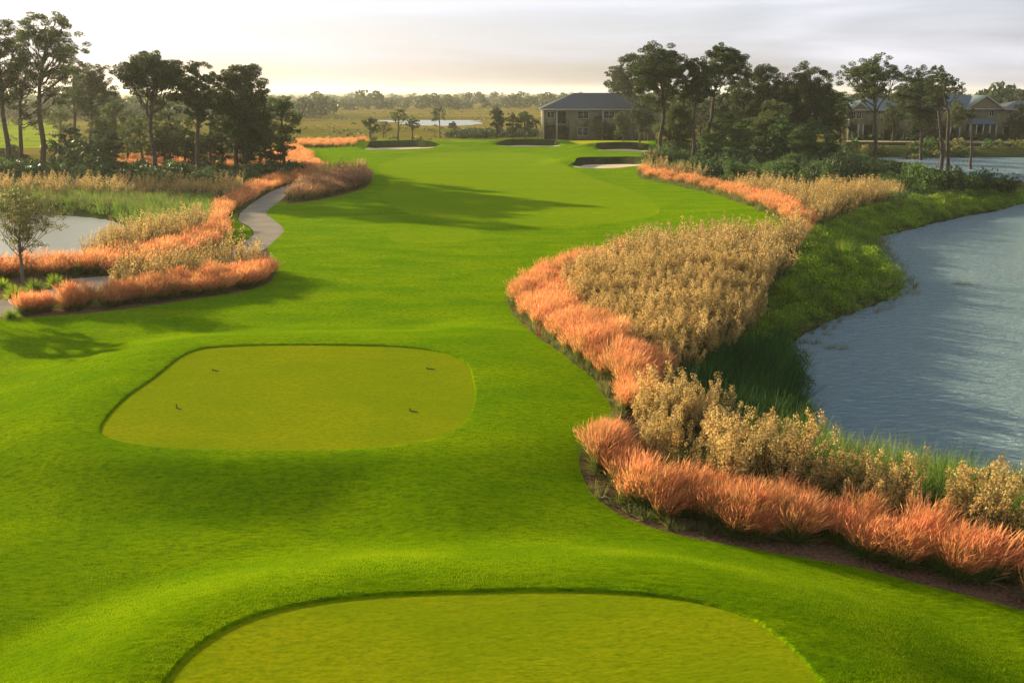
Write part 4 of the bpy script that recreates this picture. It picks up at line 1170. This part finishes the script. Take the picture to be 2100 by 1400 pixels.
Vb = np.stack([B0 - wb, B0 + wb, tipb + wb * 0.2, tipb - wb * 0.2], 1).reshape(-1, 3)
tag(mesh_obj('lawn_grass', Vb, np.arange(nB * 4).reshape(nB, 4), M['turf_blade']), 'short green grass blades of the near lawn', kind='stuff')
print('blades', nB)
# undergrowth carpet below both pine groups
X, Y = scatter([(-160, 378), (300, 384), (620, 360), (600, 350), (300, 350), (100, 346), (-160, 348)], 2.0, 93)
stuff('left_undergrowth', cov, X, Y, (1.4, 2.2), [M['bush_dark']], 19, 'low dark undergrowth below the left pines')
X, Y = scatter([(1335, 352), (1500, 382), (1720, 398), (1830, 408), (2090, 402), (2090, 392), (1900, 380), (1800, 345), (1720, 300), (1480, 300), (1345, 312)], 2.1, 94)
stuff('right_undergrowth', cov, X, Y, (1.4, 2.2), [M['bush']], 20, 'low green undergrowth below the right pines')
X, Y = scatter([(1740, 396), (1800, 402), (1850, 402), (1842, 385), (1760, 382)], 0.9, 95)
stuff('tan_grass', reed_far, X, Y, (0.9, 1.3), [M['gold']], 21, 'pale tan grass patch before the dark lakeside shrubs')

def emergent(pts_, name, lab, mk, sp, seed, sc):
    P = np.array([at_z(x, y, LAKE_Z) for x, y in smooth_closed(pts_, 12)])
    X, Y = scatter(None, sp, seed, world=P)
    return stuff(name, reed_arr, X, Y, sc, [M[mk]], seed, lab, zoff=0.25)
emergent([(1800, 490), (1860, 500), (1875, 560), (1890, 600), (1850, 625), (1780, 650), (1650, 705), (1630, 690), (1800, 610), (1840, 590), (1815, 545)], 'water_reeds', 'thin pale reeds standing in the shallows along the bank', 'olive', 0.85, 31, (0.3, 0.65))
emergent([(1628, 700), (1655, 760), (1652, 890), (1730, 945), (1860, 982), (2100, 1030), (2100, 1012), (1860, 962), (1740, 920), (1675, 860), (1668, 760), (1650, 705)], 'shore_reeds', 'loose green reeds along the near shore of the lake', 'reed', 1.0, 35, (0.35, 0.8))
for j, (px, py) in enumerate([(1968, 583), (1722, 716), (1656, 706)]):
    c = at_z(px, py, LAKE_Z)
    Xs = np.array([c[0] + random.Random(j).uniform(-.2, .2) + dx for dx in (-0.5, -0.2, 0.1, 0.4)]); Ys = np.full(4, c[1]) + np.array([0, .2, -.1, .1])
    V_, F_, n0 = [], [], 0
    for x, y in zip(Xs, Ys):
        V, F = reed_arr[j][0]
        V_.append(V * np.array([0.5, 0.5, 0.36]) + np.array([x - c[0], y - c[1], 0.0])); F_.append(F + n0); n0 += len(V)
    o = mesh_obj('reed_clump', np.concatenate(V_), np.concatenate(F_), M['olive'])
    o.location = (c[0], c[1], LAKE_Z - 0.05)
    tag(o, ['small reed clump alone far out on the lake', 'small reed clump on the water off the bank', 'small reed clump touching the bank corner'][j], 'reeds')

# meadow scrub, far woods
rgf = np.random.RandomState(5)
scr = []
for i in range(3):
    C = rand_unit(26, rgf) * np.array([1.3, 1.0, 0.7]); C[:, 2] = np.abs(C[:, 2])
    scr.append([leaf_quads(C, 0.9, rgf, 0.6, 0.4)])
n = 1500
Yq = 250 + 620 * rgf.uniform(0, 1, n) ** 1.4
Xq = (rgf.uniform(-0.62, 0.62, n)) * Yq
ok = (sdf(pond3, Xq, Yq) > 4) & ~((Xq / Yq > 0.0) & (Yq < 300))
stuff('meadow_scrub', scr, Xq[ok], Yq[ok], (0.3, 1.1), [M['olive']], 14, 'scattered low scrub over the far marsh meadow')
wd = []
for i in range(6):
    s = Soup()
    Hh = rgf.uniform(5.5, 11)
    for k in range(13):
        c_ = np.array([rgf.normal(0, 2.6), rgf.normal(0, 2.0), Hh * rgf.uniform(0.08, 0.82) ** 0.9])
        m = 26
        s.add(leaf_quads(c_ + rand_unit(m, rgf) * np.array([2.1, 2.1, 1.7]), 1.5, rgf, 0.7, 0.4))
    s.add(tube([(0, 0, -0.5), (0, 0, Hh * 0.7)], [0.25, 0.15], 4))
    V, F, _ = s.arrays()
    wd.append([(V, F)])
WX, WY = [], []
for Yr, dx, p_, jy in ((760, 5.5, 0.85, 22), (860, 7, 0.85, 40), (1050, 8, 0.9, 60), (1400, 14, 0.95, 80), (2000, 18, 0.95, 150), (2800, 24, 0.95, 200)):
    x = np.arange(-0.66 * Yr, 0.66 * Yr, dx)
    keep = rgf.uniform(0, 1, len(x)) < p_
    x = x[keep] + rgf.uniform(-3, 3, keep.sum())
    WX.append(x); WY.append(Yr + rgf.uniform(-jy, jy, len(x)) + 40 * np.sin(x * 0.012 + Yr))
WX, WY = np.concatenate(WX), np.concatenate(WY)
stuff('far_woods', wd, WX, WY, (0.75, 1.25), [M['far_leaf']], 15, 'hazy wood along the horizon beyond the marsh')
# higher wood behind the lakeside houses and behind left fairways
xr_ = np.concatenate([rgf.uniform(130, 330, 190), rgf.uniform(30, 130, 60)])
yr_ = np.concatenate([rgf.uniform(300, 420, 190), rgf.uniform(330, 440, 60)])
stuff('wood_behind_houses', wd, xr_, yr_, (1.0, 1.45), [M['far_leaf']], 16, 'green wood rising behind the lakeside houses')
xl_ = rgf.uniform(-420, -95, 150); yl_ = rgf.uniform(420, 560, 150)
stuff('wood_beyond_fairway', wd, xl_, yl_, (0.8, 1.2), [M['far_leaf']], 17, 'hazy wood beyond the distant left fairways')

# ------------------------------------------------------------------ houses
def front_wall(W_, Hh, holes, th=0.3, y=0.0):
    """front wall with real openings"""
    xs = sorted({0.0, W_} | {h[0] for h in holes} | {h[2] for h in holes})
    zs = sorted({0.0, Hh} | {h[1] for h in holes} | {h[3] for h in holes})
    s = Soup()
    for i in range(len(xs) - 1):
        run = None
        for j in range(len(zs) - 1):
            mx_, mz_ = (xs[i] + xs[i + 1]) / 2, (zs[j] + zs[j + 1]) / 2
            hole = any(h[0] < mx_ < h[2] and h[1] < mz_ < h[3] for h in holes)
            if not hole and run is None: run = zs[j]
            if run is not None and (hole or j == len(zs) - 2):
                top = zs[j] if hole else zs[j + 1]
                s.box(xs[i], y, run, xs[i + 1], y + th, top)
                run = None
    return s

def house(x0, y0, z0, W_, D_, Hh, rise, wins, opens, posts, label, wall='wall_tan', roof='roof', gables=(), shutters=(), porch=None, hip=(True, True), over=0.6, yaw=0.0):
    root = empty('house', (x0, y0, z0))
    root.rotation_euler = (0, 0, yaw)
    tag(root, label, 'house')
    s = front_wall(W_, Hh, wins + opens)
    s.box(0, 0.3, 0, 0.3, D_, Hh); s.box(W_ - 0.3, 0.3, 0, W_, D_, Hh); s.box(0.3, D_ - 0.3, 0, W_ - 0.3, D_, Hh)
    s.build('wall', M[wall], root)
    if opens:
        for h in opens:
            q = Soup()
            q.box(h[0] - 0.1, 2.6, h[1], h[2] + 0.1, 2.8, h[3] + 0.2)
            q.box(h[0] - 0.3, 0.35, h[3] + 0.05, h[2] + 0.3, 2.6, h[3] + 0.2)
            q.build('porch_wall', M['dark'], root)
    # hipped roof with thickness
    o_ = over
    l0 = D_ / 2 + o_ if hip[0] else 0.0
    l1 = D_ / 2 + o_ if hip[1] else 0.0
    A = [(-o_, -o_, Hh), (W_ + o_, -o_, Hh), (W_ + o_, D_ + o_, Hh), (-o_, D_ + o_, Hh), (-o_ + l0, D_ / 2, Hh + rise), (W_ + o_ - l1, D_ / 2, Hh + rise)]
    Bt = [(p[0], p[1], p[2] - 0.25) for p in A[:4]]
    V = np.array(A + Bt, float)
    V[:6, 2] += 0.0
    F = np.array([(0, 1, 5, 4), (2, 3, 4, 5), (1, 2, 5, 5), (3, 0, 4, 4), (6, 7, 1, 0), (7, 8, 2, 1), (8, 9, 3, 2), (9, 6, 0, 3), (9, 8, 7, 6)])
    me = bpy.data.meshes.new('roof')
    me.from_pydata([tuple(v) for v in V], [], [tuple(dict.fromkeys(f)) for f in F.tolist()])
    me.materials.append(M[roof]); me.update()
    ro = bpy.data.objects.new('roof', me); COL.objects.link(ro); ro.parent = root; ro.location = (0, 0, 0.26)
    f_ = Soup(); f_.box(-o_ - 0.03, -o_ - 0.1, Hh - 0.12, W_ + o_ + 0.03, -o_ - 0.02, Hh + 0.16); f_.build('fascia', M['trim'], root)
    for (gx0, gx1, gh, gy) in gables:
        gm = (gx0 + gx1) / 2
        V = [(gx0, gy, Hh + 0.2), (gx1, gy, Hh + 0.2), (gm, gy, Hh + 0.2 + gh), (gx0, gy + 0.2, Hh + 0.2), (gx1, gy + 0.2, Hh + 0.2), (gm, gy + 0.2, Hh + 0.2 + gh)]
        me = bpy.data.meshes.new('gable'); me.from_pydata(V, [], [(0, 1, 2), (3, 5, 4), (0, 2, 5, 3), (1, 4, 5, 2), (0, 3, 4, 1)]); me.materials.append(M[wall]); me.update()
        g_ = bpy.data.objects.new('gable', me); COL.objects.link(g_); g_.parent = root
        e = 0.4
        q = Soup()
        for (xa, xb) in ((gx0 - e, gm), (gx1 + e, gm)):
            za = Hh + 0.05
            Vq = np.array([(xa, gy - e, za), (xb, gy - e, Hh + 0.35 + gh), (xb, D_ / 2, Hh + 0.35 + gh), (xa, D_ / 2, za), (xa, gy - e, za - 0.2), (xb, gy - e, Hh + 0.15 + gh), (xb, D_ / 2, Hh + 0.15 + gh), (xa, D_ / 2, za - 0.2)])
            q.add((Vq, np.array([(0, 1, 2, 3), (4, 7, 6, 5), (0, 4, 5, 1), (3, 2, 6, 7)])))
        q.build('gable_roof', M[roof], root)
        q = Soup()
        for (xa, xb) in ((gx0 - e, gm), (gx1 + e, gm)):
            Vq = np.array([(xa, gy - e - 0.04, Hh + 0.06), (xb, gy - e - 0.04, Hh + 0.36 + gh), (xb, gy - e - 0.04, Hh + 0.08 + gh), (xa, gy - e - 0.04, Hh - 0.22)])
            Vb = Vq + np.array([0, 0.03, 0])
            q.add((np.concatenate([Vq, Vb]), np.array([(0, 1, 2, 3), (7, 6, 5, 4), (0, 4, 5, 1), (3, 2, 6, 7)])))
        q.build('gable_trim', M['trim'], root)
    for (a_, b1, c_, d1) in wins:
        fr = Soup(); t = 0.12
        fr.box(a_ - t, -0.06, b1 - t, c_ + t, 0.05 - 0.002, b1); fr.box(a_ - t, -0.06, d1, c_ + t, 0.05 - 0.002, d1 + t)
        fr.box(a_ - t, -0.055, b1, a_, 0.048, d1); fr.box(c_, -0.055, b1, c_ + t, 0.048, d1)
        fr.box((a_ + c_) / 2 - 0.05, 0.02, b1, (a_ + c_) / 2 + 0.05, 0.11, d1)
        fo = fr.build('window', M['trim'], root)
        p_ = Soup(); p_.box(a_, 0.14, b1, c_, 0.17, d1); p_.build('pane', M['glass'], fo)
    for (a_, b1, c_, d1) in shutters:
        p_ = Soup(); p_.box(a_, -0.05, b1, c_, -0.003, d1); p_.build('shutter', M['shutter'], root)
    for (xp, zp) in posts:
        p_ = Soup(); p_.box(xp - 0.13, -0.32, 0, xp + 0.13, -0.06, zp); p_.build('post', M['trim'], root)
    if porch:
        a_, c_, zlo, zhi, dep = porch
        V = np.array([(a_ - 0.3, -dep, zlo), (c_ + 0.3, -dep, zlo), (c_ - 0.8, -0.02, zhi), (a_ + 0.8, -0.02, zhi), (a_ - 0.3, -dep, zlo - 0.25), (c_ + 0.3, -dep, zlo - 0.25), (c_ + 0.3, -0.02, zlo - 0.25), (a_ - 0.3, -0.02, zlo - 0.25)])
        q = Soup(); q.add((V, np.array([(0, 1, 2, 3), (4, 7, 6, 5), (4, 5, 1, 0)]))); q.add((V[[1, 6, 2, 2]], np.array([(0, 1, 2, 3)]))); 
        me = bpy.data.meshes.new('porch_roof'); me.from_pydata([tuple(v) for v in V], [], [(0, 1, 2, 3), (4, 7, 6, 5), (4, 5, 1, 0), (1, 5, 6, 2), (0, 3, 7, 4)]); me.materials.append(M[roof]); me.update()
        g_ = bpy.data.objects.new('porch_roof', me); COL.objects.link(g_); g_.parent = root
        for xp in np.linspace(a_, c_, 5):
            p_ = Soup(); p_.box(xp - 0.12, -dep + 0.1, 0, xp + 0.12, -dep + 0.34, zlo - 0.26); p_.build('porch_post', M['trim'], root)
    return root

HY = 247.0
def HX(px, yy=HY): return at_depth(px, 260, yy)[0]
def HZ(py, yy=HY): return at_depth(1050, py, yy)[1]
x0 = HX(1113); g0 = -0.2
K = (HX(1213) - HX(1113)) / 100.0
def hx(px): return (px - 1113) * K
def hz(py): return HZ(py) - g0
wn = [(hx(1185), hz(243), hx(1206), hz(229)), (hx(1185), hz(277), hx(1206), hz(262)), (hx(1238), hz(243), hx(1259), hz(229)), (hx(1122), hz(241), hx(1136), hz(230))]
op = [(hx(1117), 0.0, hx(1140), hz(258)), (hx(1144), 0.0, hx(1168), hz(258)), (hx(1240), 0.0, hx(1262), hz(260)), (hx(1143), hz(254), hx(1160), hz(229))]
house(x0, HY, g0, hx(1345), 16, hz(225), HZ(193) - HZ(225), wn, op, [(hx(1142), hz(226)), (hx(1236), hz(226)), (0.2, hz(226)), (hx(1310), hz(226)), (hx(1322), hz(226))], 'long tan two storey house with dark hipped roof behind the pines')
# lakeside house, left
def mk(px0):
    xx = HX(px0)
    return xx, (lambda p: (HX(p) - xx))
xx, f = mk(1738)
house(xx, HY, g0, f(1872), 14, hz(226), HZ(203) - HZ(226), [(f(1745), hz(243), f(1752), hz(229)), (f(1756), hz(243), f(1764), hz(229)), (f(1800), hz(243), f(1808), hz(229))],
      [(f(1742), 0.0, f(1758), hz(258)), (f(1772), 0.0, f(1790), hz(256)), (f(1815), 0.0, f(1845), hz(256))], [(f(1740), hz(227)), (f(1760), hz(256)), (f(1770), hz(256)), (f(1795), hz(256))],
      'cream lakeside house with small front gable behind the spreading pine', wall='wall_yel', roof='roof_b', gables=((f(1740), f(1776), 1.6, -0.7),))
xx, f = mk(1898)
house(xx, HY, g0, f(2056), 14, hz(224), HZ(196) - HZ(224), [(f(1966), hz(241), f(1976), hz(227)), (f(2026), hz(238), f(2035), hz(227)), (f(1912), hz(243), f(1920), hz(229))],
      [(f(1922), 0.0, f(1940), hz(260)), (f(1951), 0.0, f(1966), hz(260)), (f(2004), 0.0, f(2020), hz(256)), (f(1984), 0.0, f(1994), hz(256))], [(f(1920), hz(261)), (f(1942), hz(261)), (f(1949), hz(261)), (f(1968), hz(261))],
      'cream lakeside house with big gable, dark shutters and porch', wall='wall_yel', roof='roof_b', gables=((f(1976), f(2050), 2.9, -0.7),), shutters=((f(1955), hz(242), f(1959), hz(226)), (f(1977.5), hz(242), f(1980), hz(226))),
      porch=(f(1982), f(2036), hz(253), hz(243), 2.2))
xx, f = mk(2078)
house(xx, HY + 6, g0, 16, 12, hz(226), HZ(210) - HZ(226), [(2.5, hz(243), 3.7, hz(230))], [(0.8, 0.0, 2.2, hz(262)), (4.5, 0.0, 6.0, hz(260))], [(0.4, hz(262))], 'cream house cut by the right edge of the photo', wall='wall_yel', roof='roof')

# ------------------------------------------------------------------ small things
def simple(name, px, py, build_parts, label, cat):
    x, y, z = gp(px, py)
    root = empty(name, (x, y, z)); tag(root, label, cat)
    build_parts(root); return root
def stake(root):
    s = Soup(); s.add(tube([(0, 0, -0.1), (0, 0, 0.52)], [0.035, 0.035], 8)); s.build('post', M['red'], root)
    s = Soup(); s.add(tube([(0, 0, 0.52), (0, 0, 0.55), (0, 0, 0.57)], [0.035, 0.025, 0.002], 8)); s.build('cap', M['red'], root)
simple('hazard_stake', 1107, 690, stake, 'short red hazard stake at the mulch edge', 'stake')
def marker(ang, up):
    def f_(root):
        root.rotation_euler = (0, 0, ang)
        s = Soup(); s.add(tube([(0, 0, -0.04), (0.16, 0, -0.035), (0.32, 0, -0.045)], [0.024, 0.028, 0.02], 7)); s.build('bar', M['black'], root)
        if up:
            s = Soup(); s.add(tube([(0, 0, -0.06), (-0.01, 0, up)], [0.02, 0.018], 7)); s.build('peg', M['black'], root)
    return f_
for (px, py, a_, up, lab) in [(436, 757, -0.5, 0.02, 'small dark bar marker at the far left of the second tee'), (876, 754, -0.3, 0.02, 'small dark bar marker at the far right of the second tee'),
                              (362, 834, -0.7, 0.10, 'dark bent marker nearest the camera on the left of the tee'), (841, 840, -0.5, 0.06, 'thin dark marker nearest the camera on the right of the tee')]:
    rt_ = simple('tee_marker', px, py, marker(a_, up), lab, 'tee marker')
    rt_['group'] = 'markers on the second tee'
def gate(root):
    s = Soup(); s.box(-0.55, 0, 0, -0.43, 0.1, 2.1); s.box(0.43, 0, 0, 0.55, 0.1, 2.1); s.box(-0.55, -0.005, 2.1, 0.55, 0.105, 2.25); s.build('frame', M['white'], root)
    s = Soup(); s.box(-0.42, 0.03, 0.55, 0.42, 0.07, 2.08); s.build('panel', M['white'], root)
simple('garden_gate', 1805, 284, gate, 'small white upright garden gate right of the spreading pine trunk', 'gate')
def lamp(root):
    s = Soup(); s.add(tube([(0, 0, 0), (0, 0, 1.5)], [0.05, 0.04], 6)); s.build('post', M['trim'], root)
    s = Soup(); s.add(tube([(0, 0, 1.5), (0, 0, 1.55), (0, 0, 1.85), (0, 0, 1.9)], [0.06, 0.14, 0.14, 0.02], 8)); s.build('globe', M['white'], root)
simple('garden_lamp', 1163, 284, lamp, 'small white garden lamp before the tan house porch', 'lamp')

# kerb wall on the far bank: a long low dark timber wall
s = Soup()
xs = [at_z(px, 299, -0.2) for px in (1735, 1800, 1870, 1940, 2010, 2080, 2150)]
for (a_, b1), (c_, d1) in zip(xs[:-1], xs[1:]):
    za = float(hgt(a_, b1, False)) - 0.5
    s.box(a_, b1, za, c_ - 0.02, b1 + 0.3, za + 1.1)
o = s.build('retaining_wall', M['bark']); tag(o, 'long low dark retaining wall on the far lake bank', 'wall')

# ------------------------------------------------------------------ haze
s = Soup()
s.box(-3600, -40, -5.0, 3600, 5200, 34.0)
hz_m = bpy.data.materials.new('haze_air'); hz_m.use_nodes = True
t = hz_m.node_tree
t.nodes.clear()
ho = N(t, 'ShaderNodeOutputMaterial'); hv = N(t, 'ShaderNodeVolumePrincipled')
hv.inputs['Color'].default_value = (0.93, 0.95, 0.80, 1)
hv.inputs['Density'].default_value = 0.00013
hv.inputs['Anisotropy'].default_value = 0.35
t.links.new(hv.outputs[0], ho.inputs['Volume'])
ho_ = s.build('haze', hz_m)
tag(ho_, 'thin pale morning haze over the whole course', 'haze', kind='stuff')
print('built', len(bpy.data.objects))
